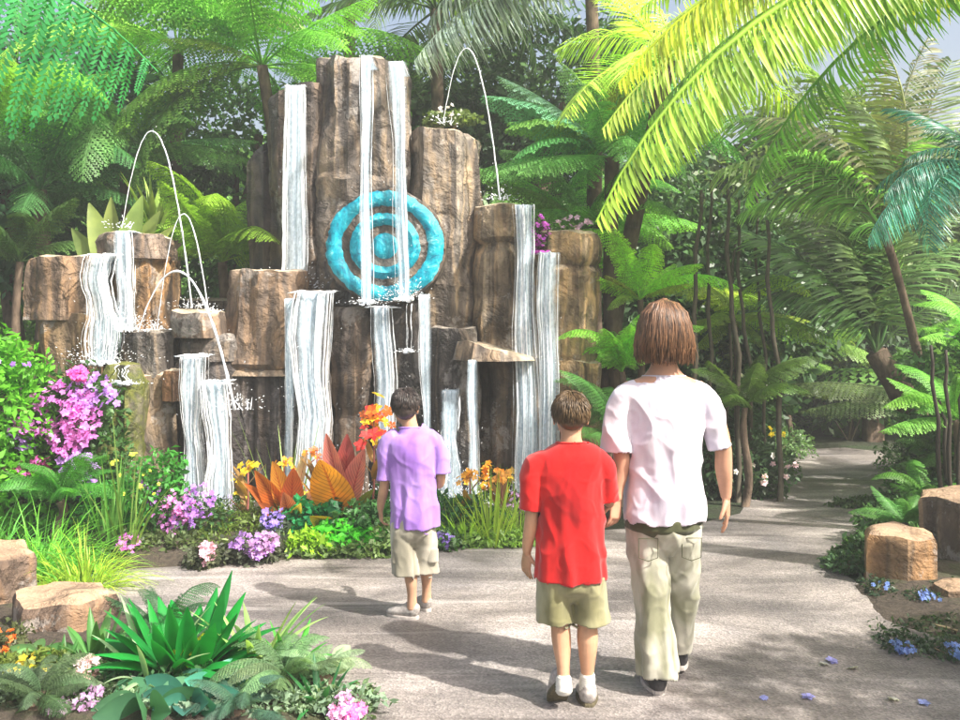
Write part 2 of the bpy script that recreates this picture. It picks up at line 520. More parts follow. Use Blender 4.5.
# ------------------------------------------------------------------ leafy things
def leaf_cloud(blobs, n, size, seed, elong=2.0, up=.5, shell=.55):
    """leaf-sized rhombs through a set of ellipsoids: blobs = [(cx,cy,cz, rx,ry,rz)]"""
    g = np.random.default_rng(seed)
    B = np.array(blobs, float)
    wts = (B[:, 3] * B[:, 4] + B[:, 4] * B[:, 5] + B[:, 3] * B[:, 5]); wts /= wts.sum()
    idx = g.choice(len(B), n, p=wts)
    d = g.normal(size=(n, 3)); d /= np.linalg.norm(d, axis=1)[:, None]
    rad = shell + (1.05 - shell) * g.random(n) ** .6
    # ragged outline
    ph = g.random(3) * 6
    rag = 1 + .22 * np.sin(d[:, 0] * 7 + ph[0] + idx) * np.sin(d[:, 2] * 6 + ph[1]) + .12 * np.sin(d[:, 1] * 13 + ph[2])
    c = B[idx, :3] + d * B[idx, 3:] * (rad * rag)[:, None]
    ax = d + g.normal(size=(n, 3)) * .7 + np.array((0, 0, -.15)); ax /= np.linalg.norm(ax, axis=1)[:, None]
    nn = d * .6 + np.array((0, 0, up)) + g.normal(size=(n, 3)) * .5
    sd = np.cross(ax, nn); sd /= (np.linalg.norm(sd, axis=1)[:, None] + 1e-9)
    nn = np.cross(sd, ax)
    s = size * g.uniform(.6, 1.3, n)[:, None]
    a = c - ax * s * .5; b = c + ax * s * .5 - nn * s * .12
    l = c - sd * s / elong * .5 + nn * s * .08 ; r_ = c + sd * s / elong * .5 + nn * s * .08
    V = np.stack([a, l, b, r_], 1).reshape(-1, 3)
    Q = np.arange(4 * n).reshape(-1, 4)
    return V, Q
def blossoms(centres, size, seed, petals=5, normal=None):
    g = random.Random(seed)
    A = Acc()
    for c in centres:
        c = np.array(c)
        nrmv = nrm(np.array((g.uniform(-.8, .8), g.uniform(-1.2, .1), g.uniform(.1, 1.1)))) if normal is None else nrm(np.array(normal, float) + np.array([g.uniform(-.3, .3) for _ in range(3)]))
        a = nrm(np.cross(nrmv, (.3, .2, .9))); b = np.cross(nrmv, a)
        s = size * g.uniform(.7, 1.25)
        o = g.uniform(0, 6)
        V = []; Q = []
        for k in range(petals):
            th = o + 2 * math.pi * k / petals
            d = a * math.cos(th) + b * math.sin(th); e = -a * math.sin(th) + b * math.cos(th)
            i = len(V)
            V += [c, c + d * s * .32 - e * s * .2 + nrmv * s * .1, c + d * s * .55 + nrmv * s * .05, c + d * s * .32 + e * s * .2 + nrmv * s * .1]
            Q.append((i, i + 1, i + 2, i + 3))
        A.add(V, Q)
    return A
def shrub(name, label, cat, base, blobs, n, size, color, mat='leaf', seed=1, elong=2.0, flowers=None, group=None, stems=3):
    """blobs relative to base. flowers = [(colour, count, size, [cluster centre blobs])]"""
    base = Vector(base)
    root = empty(name, base, label, cat, group)
    V, Q = leaf_cloud(blobs, n, size, seed, elong)
    V[:, 2] = np.maximum(V[:, 2], .005)
    obj('foliage', mesh_np('foliage', V, Q, M[mat]), root, color)
    A = Acc(); r = random.Random(seed)
    for b in (blobs * 3)[:max(stems, len(blobs))]:
        e = (b[0] + r.uniform(-.3, .3) * b[3], b[1] + r.uniform(-.3, .3) * b[4], b[2] + .3 * b[5])
        tube(A, [(r.uniform(-.03, .03), r.uniform(-.03, .03), -.03), (e[0] * .4, e[1] * .4, e[2] * .5), e], [.012, .009, .004], 4)
    obj('stems', A.mesh('stems', M['stem']), root, (.16, .13, .07))
    if flowers:
        for (col, cnt, fs, fb) in flowers:
            for b in fb:
                c = []
                for _ in range(cnt):
                    d = Vector((r.gauss(0, 1), r.gauss(0, 1), r.gauss(0, 1))).normalized() * r.uniform(.55, 1.1)
                    c.append((b[0] + d.x * b[3], b[1] + d.y * b[4], max(.02, b[2] + d.z * b[5])))
                if cnt <= 12:
                    for q in c: obj('flower', blossoms([q, q], fs, r.randint(0, 9999)).mesh('flower', M['petal']), root, jit(col, .12, r))
                    continue
                obj('flower_cluster', blossoms(c, fs, r.randint(0, 9999)).mesh('flower_cluster', M['petal']), root, jit(col, .12, r))
    return root
def tuft(name, label, cat, base, n, length, width, color, spread=.9, droop=1.4, seed=1, rad=.06, segs=6, mat='grass', group=None, minlen=.55, up=1.0):
    r = random.Random(seed)
    base = Vector(base)
    A = Acc()
    for i in range(n):
        y = r.uniform(0, 2 * math.pi); s = spread * r.random() ** .7
        p = (math.cos(y) * rad * r.random(), math.sin(y) * rad * r.random(), -.01)
        d = (math.cos(y) * s, math.sin(y) * s, up)
        blade(A, p, d, (-math.sin(y), math.cos(y), r.uniform(-.3, .3)), length * r.uniform(minlen, 1.1), width * r.uniform(.7, 1.3), segs,
              droop=droop * r.uniform(.5, 1.3), fold=.2, prof=lambda u: .7 + .3 * math.sin(u * 3.1) if u < .5 else max(.04, (1 - (u - .5) * 2 * .96)))
    o = obj(name, A.mesh('blades', M[mat]), None, color, base)
    return info(o, label, cat, group)
def ground_z(x, y):
    return 0.0
# ------------------------------------------------------------------ setting
def flat_poly(name, pts, z, mat):
    me = bpy.data.meshes.new(name)
    me.from_pydata([(p[0], p[1], z) for p in pts], [], [tuple(range(len(pts)))])
    me.materials.append(mat)
    if me.polygons[0].normal.z < 0: me.flip_normals()
    return info(obj(name, me), kind='structure')
def soil_mat(name, c0, c1, green=(.05, .08, .015), gf=.5):
    m, nt, out = new_mat(name)
    v = coords(nt)
    n1 = noise_tex(nt, v, 2.2, 8, .7); n2 = noise_tex(nt, v, 28, 6, .7)
    r = ramp(nt, n2.outputs['Fac'], [(.3, c0), (.7, c1)])
    g = ramp(nt, n1.outputs['Fac'], [(.5, (0, 0, 0)), (.6, (1, 1, 1))])
    gm = N(nt, 'ShaderNodeMath', operation='MULTIPLY'); L(nt, g.outputs[0], gm.inputs[0]); gm.inputs[1].default_value = gf
    c = mix(nt, 'MIX', gm.outputs[0], r.outputs[0], green)
    p = N(nt, 'ShaderNodeBsdfPrincipled', i_Roughness=.95)
    L(nt, c, p.inputs['Base Color'])
    b = bump(nt, n2.outputs['Fac'], 1, .04); b = bump(nt, n1.outputs['Fac'], .6, .1, b)
    L(nt, b, p.inputs['Normal']); L(nt, p.outputs[0], out.inputs[0])
    return m
M['soil'] = soil_mat('soil', (.03, .022, .016), (.11, .085, .06))
M['hill'] = soil_mat('hill_soil', (.012, .016, .008), (.04, .05, .02), (.03, .06, .015), .8)

def path_mat():
    m, nt, out = new_mat('path_concrete')
    v = coords(nt)
    vo = N(nt, 'ShaderNodeTexVoronoi'); vo.inputs['Scale'].default_value = 95; L(nt, v, vo.inputs['Vector'])
    spk = ramp(nt, vo.outputs['Color'], [(.1, (.52, .50, .50)), (.5, (.95, .94, .93)), (.9, (1.5, 1.48, 1.46))])
    st = noise_tex(nt, coords(nt, (.5, 1.3, 1)), 1.3, 7, .62, .8)
    base = ramp(nt, st.outputs['Fac'], [(.30, (.10, .09, .085)), (.45, (.165, .15, .142)), (.55, (.25, .228, .215)), (.68, (.39, .36, .345))])
    bl = noise_tex(nt, v, .9, 6, .6, .5)
    blr = ramp(nt, bl.outputs['Fac'], [(.35, (.62, .62, .65)), (.65, (1.25, 1.22, 1.19))])
    c = mix(nt, 'MULTIPLY', 1.0, base.outputs[0], blr.outputs[0])
    c = mix(nt, 'MULTIPLY', .62, c, spk.outputs[0])
    # pale sweeping streaks and thin dark strokes
    sc = noise_tex(nt, coords(nt, (.35, 5, 1)), 1.2, 4, .6, .8)
    scr = ramp(nt, sc.outputs['Fac'], [(.60, (0, 0, 0)), (.70, (1, 1, 1))])
    sf = N(nt, 'ShaderNodeMath', operation='MULTIPLY'); L(nt, scr.outputs[0], sf.inputs[0]); sf.inputs[1].default_value = .35
    c = mix(nt, 'MIX', sf.outputs[0], c, (.56, .52, .50))
    dk = noise_tex(nt, coords(nt, (.25, 8, 1)), .9, 4, .6, 1.0)
    dkr = ramp(nt, dk.outputs['Fac'], [(.3, (.45, .43, .43)), (.37, (1, 1, 1))])
    c = mix(nt, 'MULTIPLY', .7, c, dkr.outputs[0])
    p = N(nt, 'ShaderNodeBsdfPrincipled', i_Roughness=.6)
    L(nt, c, p.inputs['Base Color'])
    b = bump(nt, vo.outputs['Distance'], .5, .006); b = bump(nt, st.outputs['Fac'], .25, .03, b)
    L(nt, b, p.inputs['Normal']); L(nt, p.outputs[0], out.inputs[0])
    return m
M['path'] = path_mat()

# ground with the slope behind the garden, one sheet to the horizon
def hill_h(x, y):
    h = 0.0
    t = max(0, min(1, (y - 13.5) / 9)); h += 4.6 * t * t * (3 - 2 * t)
    t = max(0, min(1, (-x - 5.0) / 7)) * max(0, min(1, (y - 6) / 4)); h += 3.5 * t * t
    t = max(0, min(1, (x - 8.5) / 7)); h += 3.0 * t * t
    h += .12 * noise.noise(Vector((x * .5, y * .5, 0))) * min(1, h)
    return h
def build_ground():
    xs = np.concatenate([np.linspace(-400, -20, 10), np.linspace(-18, 18, 73), np.linspace(20, 400, 10)])
    ys = np.concatenate([np.linspace(-300, -6, 8), np.linspace(-4, 26, 61), np.linspace(30, 500, 10)])
    V = []; Q = []
    for y in ys:
        for x in xs:
            V.append((x, y, hill_h(x, y) if y < 30 and abs(x) < 19 else (hill_h(max(-19, min(19, x)), min(y, 30)))))
    n = len(xs)
    for j in range(len(ys) - 1):
        for i in range(n - 1):
            a = j * n + i
            Q.append((a, a + 1, a + n + 1, a + n))
    return info(obj('ground', mesh_np('ground', V, Q, M['hill'], True)), kind='structure')
build_ground()
soil_pts = [(-30, -8), (30, -8), (30, 13), (-30, 13)]
pp = [(-900, 1800), (1800, 1800), (1500, 640), (1050, 605), (930, 596), (866, 590), (838, 570), (842, 545), (866, 525), (892, 506), (904, 484), (900, 466), (880, 452),
      (845, 448), (800, 450), (772, 458), (758, 474), (752, 494), (740, 514), (700, 524), (600, 531), (510, 540), (430, 546), (380, 550), (300, 560), (200, 566), (100, 572), (30, 600), (-300, 640)]
flat_poly('path', [G(x, y) for x, y in pp], .006, M['path'])

def mound(name, pts, h, mat, rings=9, seed=1, z0=0.0):
    pts = [Vector((p[0], p[1], 0)) for p in pts]
    # resample the outline
    out = []
    n = len(pts)
    for i in range(n):
        a, b = pts[i], pts[(i + 1) % n]
        for k in range(6): out.append(a.lerp(b, k / 6))
    c = sum(out, Vector()) / len(out)
    V = []; m = len(out)
    for r in range(rings):
        s = 1 - r / rings
        hh = h * math.sin(min(1, (1 - s) * 2.2) * math.pi / 2)
        for i, p in enumerate(out):
            q = c + (p - c) * (s + (.02 * noise.noise(p * 3 + Vector((seed, 0, 0))) if r == 0 else 0))
            V.append((q.x, q.y, z0 + hh + (.03 * noise.noise(q * 4 + Vector((0, seed, 0))) if r else 0)))
    V.append((c.x, c.y, z0 + h))
    Fs = []
    for r in range(rings - 1):
        for i in range(m):
            Fs.append((r * m + i, r * m + (i + 1) % m, (r + 1) * m + (i + 1) % m, (r + 1) * m + i))
    for i in range(m): Fs.append(((rings - 1) * m + i, (rings - 1) * m + (i + 1) % m, len(V) - 1))
    me = mesh_py(name, V, Fs, mat, True)
    if me.polygons[0].normal.z < 0: me.flip_normals()
    return info(obj(name, me), kind='structure')
mound('flowerbed_soil', [G(*p) for p in [(95, 572), (200, 567), (300, 561), (390, 550), (510, 541), (590, 531), (600, 500), (590, 478), (300, 470), (60, 470), (40, 520)]], .10, M['soil'], z0=-.002)
mound('flowerbed_soil', [G(*p) for p in [(-160, 600), (30, 592), (130, 612), (250, 648), (335, 676), (362, 700), (345, 760), (100, 800), (-250, 800)]], .07, M['soil'], seed=4, z0=-.002)
mound('flowerbed_soil', [G(*p) for p in [(850, 586), (900, 560), (1100, 540), (1200, 600), (1080, 660), (960, 650), (880, 622)]], .06, M['soil'], seed=6, z0=-.002)

M['pool'] = None
def pool():
    m, nt, out = new_mat('pool_water')
    n = noise_tex(nt, coords(nt), 9, 4)
    p = N(nt, 'ShaderNodeBsdfPrincipled', i_Roughness=.08, i_IOR=1.33); p.inputs['Base Color'].default_value = (.06, .09, .10, 1)
    L(nt, bump(nt, n.outputs['Fac'], .6, .03), p.inputs['Normal']); L(nt, p.outputs[0], out.inputs[0])
    M['pool'] = m
    flat_poly('water', [P(x, 0, y)[:2] for x, y in ((60, 7.15), (200, 7.05), (400, 7.2), (560, 7.25), (600, 7.4), (600, 8.6), (60, 8.6))], .06, m)
pool()
# ------------------------------------------------------------------ rocks
def rock(name, label, foot, z0, z1, color=(1, 1, 1), tilt=(0, 0), disp=.035, seed=1, mat='rock', bands=(), taper=.03, group=None, res=.045, round_top=.03, cat='rock'):
    foot = [Vector((p[0], p[1], 0)) for p in foot]
    n = len(foot); out = []
    for i in range(n):
        a, b = foot[i], foot[(i + 1) % n]
        k = max(2, int((b - a).length / res))
        for j in range(k):
            out.append(a.lerp(b, j / k))
    m = len(out)
    c = sum(out, Vector()) / m
    base = Vector((c.x, c.y, z0))
    nz = max(3, int((z1 - z0) / res))
    so = Vector((seed * 3.7, seed * 1.3, seed * 2.1))
    V = []
    def radial(p, t, z):
        d = (p - c); l = d.length; d.normalize()
        q = Vector((p.x, p.y, z))
        fac = noise.fractal(Vector((q.x * 1.6, q.y * 1.6, q.z * .8)) + so, 1, 2, 3) * disp * 1.5
        fac += noise.noise(Vector((q.x * 6, q.y * 6, q.z * 2.2)) + so) * disp * .8
        fac += noise.noise(q * 15 + so) * disp * .28
        # faceting: cellular steps
        cd = noise.cell(Vector((q.x * 5, q.y * 5, q.z * 1.7)) + so)
        fac += (cd - .5) * disp * .5
        rd = 1 - abs(noise.noise(Vector((q.x * 3.6, q.y * 3.6, q.z * .22)) + so)) * 3.6
        if rd > 0: fac -= rd * disp * 1.0
        hz = 1 - abs(noise.noise(Vector((q.x * .8, q.y * .8, q.z * 2.6)) + so)) * 7
        if hz > 0: fac -= hz * disp * .3
        for (bz, bw, bd) in bands:
            u = abs(t - bz) / bw
            if u < 1: fac -= bd * (1 - u * u)
        l2 = l * (1 - taper * t) + fac
        return d, l2
    for j in range(nz + 1):
        t = j / nz
        for p in out:
            zt = z1 + tilt[0] * (p.x - c.x) + tilt[1] * (p.y - c.y) + .035 * noise.noise(p * 5 + so)
            z = z0 + (zt - z0) * t
            d, l2 = radial(p, t, z)
            if t > .5 and round_top and (zt - z) < round_top: l2 -= round_top * .5 * (1 - (zt - z) / round_top)
            V.append(c + d * l2 + Vector((0, 0, z)) - Vector((0, 0, 0)))
    rings = 6
    for r in range(1, rings):
        s = 1 - r / rings
        for i, p in enumerate(out):
            tp = V[nz * m + i]
            q = Vector((c.x, c.y, tp.z)).lerp(tp, s)
            zt = z1 + tilt[0] * (q.x - c.x) + tilt[1] * (q.y - c.y)
            q.z = zt + .03 * noise.noise(Vector((q.x * 5, q.y * 5, 0)) + so) + .012
            V.append(q)
    V.append(Vector((c.x, c.y, z1 + .01)))
    Fs = []
    tot = nz + rings
    for j in range(tot - 1):
        for i in range(m):
            Fs.append((j * m + i, j * m + (i + 1) % m, (j + 1) * m + (i + 1) % m, (j + 1) * m + i))
    for i in range(m): Fs.append(((tot - 1) * m + i, (tot - 1) * m + (i + 1) % m, len(V) - 1))
    Fs.append(tuple(reversed(range(m))))
    V = [v - base for v in V]
    me = mesh_py(name, V, Fs, M[mat], True, 32)
    bm = bmesh.new(); bm.from_mesh(me); bmesh.ops.recalc_face_normals(bm, faces=bm.faces); bm.to_mesh(me); bm.free()
    return info(obj(name, me, None, color, base), label, cat, group)
def block(name, label, x0, x1, yt, yb, Y, depth, seed=1, ch=.25, **kw):
    """rock whose front face spans pixels x0..x1, yt..yb at distance Y"""
    a = P(x0, yt, Y); b = P(x1, yb, Y)
    r = random.Random(seed); w = b.x - a.x
    j = lambda s: r.uniform(-s, s)
    foot = [(a.x, Y + min(ch * w, .3) + j(.03)), (a.x + w * (.22 + j(.06)), Y + j(.02)), (a.x + w * (.68 + j(.1)), Y - .02 + j(.03)),
            (b.x, Y + min(ch * w * .9, .25) + j(.03)), (b.x - w * .04, Y + depth), (a.x + w * .05, Y + depth)]
    return rock(name, label, foot, max(-.05, b.z) if b.z > .1 else -.05, a.z, seed=seed, **kw)

RG = 'rocks of the waterfall'
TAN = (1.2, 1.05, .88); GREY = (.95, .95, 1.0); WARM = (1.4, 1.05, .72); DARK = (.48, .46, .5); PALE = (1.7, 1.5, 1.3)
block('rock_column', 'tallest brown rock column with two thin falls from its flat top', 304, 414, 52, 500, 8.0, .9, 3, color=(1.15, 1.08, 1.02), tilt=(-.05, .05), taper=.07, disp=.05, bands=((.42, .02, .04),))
block('rock_column', 'second tallest rock column left of the tallest, one wide fall down its face', 262, 326, 86, 500, 8.12, .8, 5, color=(.62, .56, .54), tilt=(.25, 0), taper=.0, disp=.04)
block('rock_column', 'dark narrow rock column standing in for the shaded left side of the second tallest', 244, 276, 148, 500, 8.35, .6, 6, color=DARK, tilt=(.7, 0), taper=0, mat='rock_dark')  # shade on the second column's left side, put in as dark rock
block('rock_column', 'tan rock column with a hollow top right of the tallest one', 400, 480, 128, 500, 8.08, .8, 8, color=(1.4, 1.28, 1.12), tilt=(-.12, .0), taper=.06, disp=.05)
block('rock_block', 'square-shouldered brown block below the second tallest column', 214, 304, 270, 376, 7.74, .7, 9, color=(1.1, .88, .7), bands=((.05, .05, .04),))
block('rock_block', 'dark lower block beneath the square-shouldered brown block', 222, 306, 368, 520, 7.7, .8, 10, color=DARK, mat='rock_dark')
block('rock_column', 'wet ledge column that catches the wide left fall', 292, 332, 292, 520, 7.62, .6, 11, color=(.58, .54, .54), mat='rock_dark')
block('rock_column', 'brown buttress column under the turquoise medallion', 330, 372, 308, 520, 7.78, .5, 12, color=(1.0, .86, .76), bands=((.5, .03, .03),))
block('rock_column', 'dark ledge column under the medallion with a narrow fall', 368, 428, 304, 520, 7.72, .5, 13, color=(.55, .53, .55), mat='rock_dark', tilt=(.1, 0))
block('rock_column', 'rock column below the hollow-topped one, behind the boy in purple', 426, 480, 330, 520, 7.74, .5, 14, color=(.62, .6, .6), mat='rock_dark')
block('rock_block', 'upper block with dark cleft right of the hollow-topped column', 470, 534, 204, 366, 8.02, .7, 15, color=(1.5, 1.28, .95), bands=((.76, .04, .05),))
block('rock_block', 'pale topped block at the right end of the waterfall', 532, 604, 232, 376, 7.92, .8, 16, color=(2.0, 1.6, 1.05), bands=((.78, .03, .04),), tilt=(0, 0))
block('rock_block', 'recessed block between the two wide right falls', 522, 548, 250, 500, 8.15, .5, 17, color=(.8, .7, .62))
block('rock_column', 'lower ochre column at the right end beside the path', 542, 606, 362, 510, 7.84, .9, 18, color=(1.9, 1.5, .95), taper=-.02)
block('rock_column', 'lower dark column behind the left one of the wide right falls', 476, 556, 356, 510, 7.86, .7, 19, color=(.7, .62, .54), mat='rock_dark', taper=-.02)
# jutting slab
rock('rock_slab', 'thin pale slab jutting out right of the medallion', [P(452, 350, 7.7)[:2], P(470, 350, 7.42)[:2], P(505, 350, 7.4)[:2], P(534, 350, 7.55)[:2], P(534, 350, 8.0)[:2], P(460, 350, 8.0)[:2]],
     P(0, 361, 7.5).z, P(0, 350, 7.5).z, color=PALE, tilt=(-.22, 0), disp=.02, seed=20, taper=.1, round_top=.01)
# left group
block('rock_block', 'upper left brown block with pale flat top', 20, 94, 256, 320, 7.74, .8, 21, color=(1.15, .88, .66), ch=.15)
block('rock_block', 'ochre block beneath the upper left brown block', 26, 90, 314, 420, 7.7, .8, 22, color=(1.35, 1.0, .6), ch=.15)
block('rock_block', 'flat-topped stone carrying the tallest left water jet', 84, 160, 233, 258, 7.85, .7, 23, color=(.95, .8, .7), round_top=.05)
block('rock_block', 'ochre stone between the two upper left falls', 98, 164, 256, 332, 7.9, .6, 24, color=(1.5, 1.05, .6), bands=((.9, .06, .04),))
block('rock_block', 'dark basin stone in the middle of the left steps', 118, 174, 331, 378, 7.6, .5, 25, color=(.7, .68, .66), mat='rock_dark')
block('rock_block', 'small round-edged basin stone under two crossing jets', 166, 220, 312, 338, 7.62, .45, 26, color=(1.05, .88, .75), round_top=.04)
block('rock_block', 'grey lip stone above the lower left falls', 170, 234, 337, 362, 7.6, .5, 27, color=(.95, .9, .88), round_top=.05)
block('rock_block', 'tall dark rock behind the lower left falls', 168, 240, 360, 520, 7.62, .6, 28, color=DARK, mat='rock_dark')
block('rock_block', 'small ochre stone wedged left of the lower left falls', 156, 182, 372, 402, 7.5, .4, 29, color=(1.5, .95, .6))
block('rock_block', 'brown rock under the dark basin stone', 122, 176, 376, 520, 7.58, .6, 30, color=(.95, .82, .65))
block('rock_block', 'moss covered boulder under the upper left fall', 92, 140, 366, 500, 7.4, .6, 31, color=(.9, .9, .6), mat='rock_moss', round_top=.14)
block('rock_block', 'low dark rock at the far left behind the pink shrub', -40, 60, 345, 520, 7.75, .6, 32, color=(.6, .55, .45), mat='rock_moss')
# backing mass of the fountain so no gaps show between blocks
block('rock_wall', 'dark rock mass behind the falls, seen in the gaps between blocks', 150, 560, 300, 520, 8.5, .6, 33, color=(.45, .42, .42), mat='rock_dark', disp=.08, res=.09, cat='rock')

# hexagonal stepping columns
def hexstone(label, px, py_base, Yd, rad, h, seed, color, rot=0, group='hexagonal stones beside the path', tilt=(0, 0)):
    c = P(px, py_base, Yd); r = random.Random(seed)
    foot = []
    for k in range(6):
        a = rot + k * math.pi / 3 + r.uniform(-.12, .12)
        foot.append((c.x + math.cos(a) * rad * r.uniform(.92, 1.08), c.y + math.sin(a) * rad * r.uniform(.92, 1.08)))
    return rock('hexagonal_stone', label, foot, -.04, h, color=color, disp=.012, seed=seed, res=.028, taper=.03, round_top=.025, group=group, mat='hexrock', cat='stone', tilt=tilt)
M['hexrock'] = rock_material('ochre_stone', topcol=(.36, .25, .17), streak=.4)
hexstone('hexagonal ochre stone nearest the path on the right', 900, 582, 5.75, .235, .30, 41, (1.7, 1.15, .62), .25)
hexstone('taller hexagonal stone at the right edge, behind the ochre one', 962, 560, 6.25, .30, .44, 42, (1.25, 1.0, .8), .1, tilt=(.05, 0))
hexstone('low flat stone in front of the right hexagonal stones', 972, 606, 5.35, .22, .085, 43, (1.2, .9, .6), .5)
hexstone('hexagonal stone cut by the left edge, below the grass', -12, 612, 5.25, .27, .33, 44, (1.25, .95, .75), .1, tilt=(-.15, 0))
hexstone('broad hexagonal stone behind the foreground plants', 66, 640, 4.85, .275, .20, 45, (1.2, .9, .7), .2, tilt=(.0, 0))

# ------------------------------------------------------------------ medallion (plain concentric rings)
def medallion():
    Y = 7.66
    c = P(385, 246, Y)
    root = empty('medallion', c, 'round turquoise medallion of concentric rings on the tallest rock column', 'medallion')
    m, nt, out = new_mat('turquoise_stone')
    v = coords(nt)
    n1 = noise_tex(nt, v, 9, 8, .75, .8); n2 = noise_tex(nt, v, 40, 5, .7)
    r = ramp(nt, n1.outputs['Fac'], [(.35, (.0, .12, .22)), (.45, (.0, .30, .42)), (.55, (.01, .43, .55)), (.60, (.12, .62, .72)), (.66, (.5, .86, .9))])
    p = N(nt, 'ShaderNodeBsdfPrincipled', i_Roughness=.3); L(nt, r.outputs[0], p.inputs['Base Color'])
    b = bump(nt, n1.outputs['Fac'], .5, .03); b = bump(nt, n2.outputs['Fac'], .3, .006, b); L(nt, b, p.inputs['Normal']); L(nt, p.outputs[0], out.inputs[0])
    M['turq'] = m
    n3 = noise_tex(nt, coords(nt, (3, 3, .5)), 3, 6, .7); sr = ramp(nt, n3.outputs['Fac'], [(.36, (.35, .38, .36)), (.5, (1, 1, 1))])
    L(nt, mix(nt, 'MULTIPLY', .8, r.outputs[0], sr.outputs[0]), p.inputs['Base Color'])
    k = Y / F
    def ring(name, r0, r1, th, seed):
        V = []; Fs = []; n = 96; sec = 8
        for i in range(n):
            a = 2 * math.pi * i / n
            w = 1 + .035 * noise.noise(Vector((math.cos(a) * 2, math.sin(a) * 2, seed))) + .03 * noise.noise(Vector((math.cos(a) * 9, math.sin(a) * 9, seed)))
            ri, ro = r0 * w * k, r1 * (2 - w) * k
            prof = [(ri, .06), (ri, -th + .02), (ri + .02, -th), ((ri + ro) / 2, -th - .012), (ro - .02, -th), (ro, -th + .02), (ro, .06)]
            for (rr, dy) in prof:
                V.append((math.cos(a) * rr * 1.04, dy + .006 * noise.noise(Vector((math.cos(a) * rr * 30, dy * 9, math.sin(a) * rr * 30))), math.sin(a) * rr * .97))
        s = 7
        for i in range(n):
            for j in range(s - 1):
                Fs.append((i * s + j, i * s + j + 1, ((i + 1) % n) * s + j + 1, ((i + 1) % n) * s + j))
        me = mesh_py(name, V, Fs, m, True, 40)
        bm = bmesh.new(); bm.from_mesh(me); bmesh.ops.recalc_face_normals(bm, faces=bm.faces); bm.to_mesh(me); bm.free()
        obj(name, me, root)
    ring('ring', 41, 57, .022, 1)
    ring('ring', 21.5, 34, .026, 2)
    # centre disc
    V = []; Fs = []; n = 48; rs = [.0, 4, 8, 11, 13, 13.5]; dz = [-.035, -.034, -.032, -.026, -.01, .06]
    V.append((0, dz[0], 0))
    for r_, d_ in list(zip(rs, dz))[1:]:
        for i in range(n):
            a = 2 * math.pi * i / n; V.append((math.cos(a) * r_ * k, d_, math.sin(a) * r_ * k))
    for i in range(n): Fs.append((0, 1 + i, 1 + (i + 1) % n))
    for j in range(4):
        for i in range(n):
            a = 1 + j * n; Fs.append((a + i, a + (i + 1) % n, a + n + (i + 1) % n, a + n + i))
    me = mesh_py('centre_disc', V, Fs, m, True, 40)
    obj('centre_disc', me, root)
    # dark backing plate set into the rock
    V = []; Fs = []; n = 64
    for d_, rr in ((.0, 59), (-.004, 58), (-.006, 0.5)):
        for i in range(n):
            a = 2 * math.pi * i / n; q = rr * (1 + .03 * noise.noise(Vector((math.cos(a) * 3, math.sin(a) * 3, 5)))); V.append((math.cos(a) * q * k * 1.03, d_, math.sin(a) * q * k * .98))
    for j in range(2):
        for i in range(n): Fs.append((j * n + i, j * n + (i + 1) % n, (j + 1) * n + (i + 1) % n, (j + 1) * n + i))
    for i in range(n): V.append((V[i][0], .34, V[i][2]))
    for i in range(n): Fs.append((i, (i + 1) % n, 3 * n + (i + 1) % n, 3 * n + i))
    me = mesh_py('backing_plate', V, Fs, M['rock'], True, 40)
    bm = bmesh.new(); bm.from_mesh(me); bmesh.ops.recalc_face_normals(bm, faces=bm.faces); bm.to_mesh(me); bm.free()
    obj('backing_plate', me, root, (.75, .68, .62))
medallion()

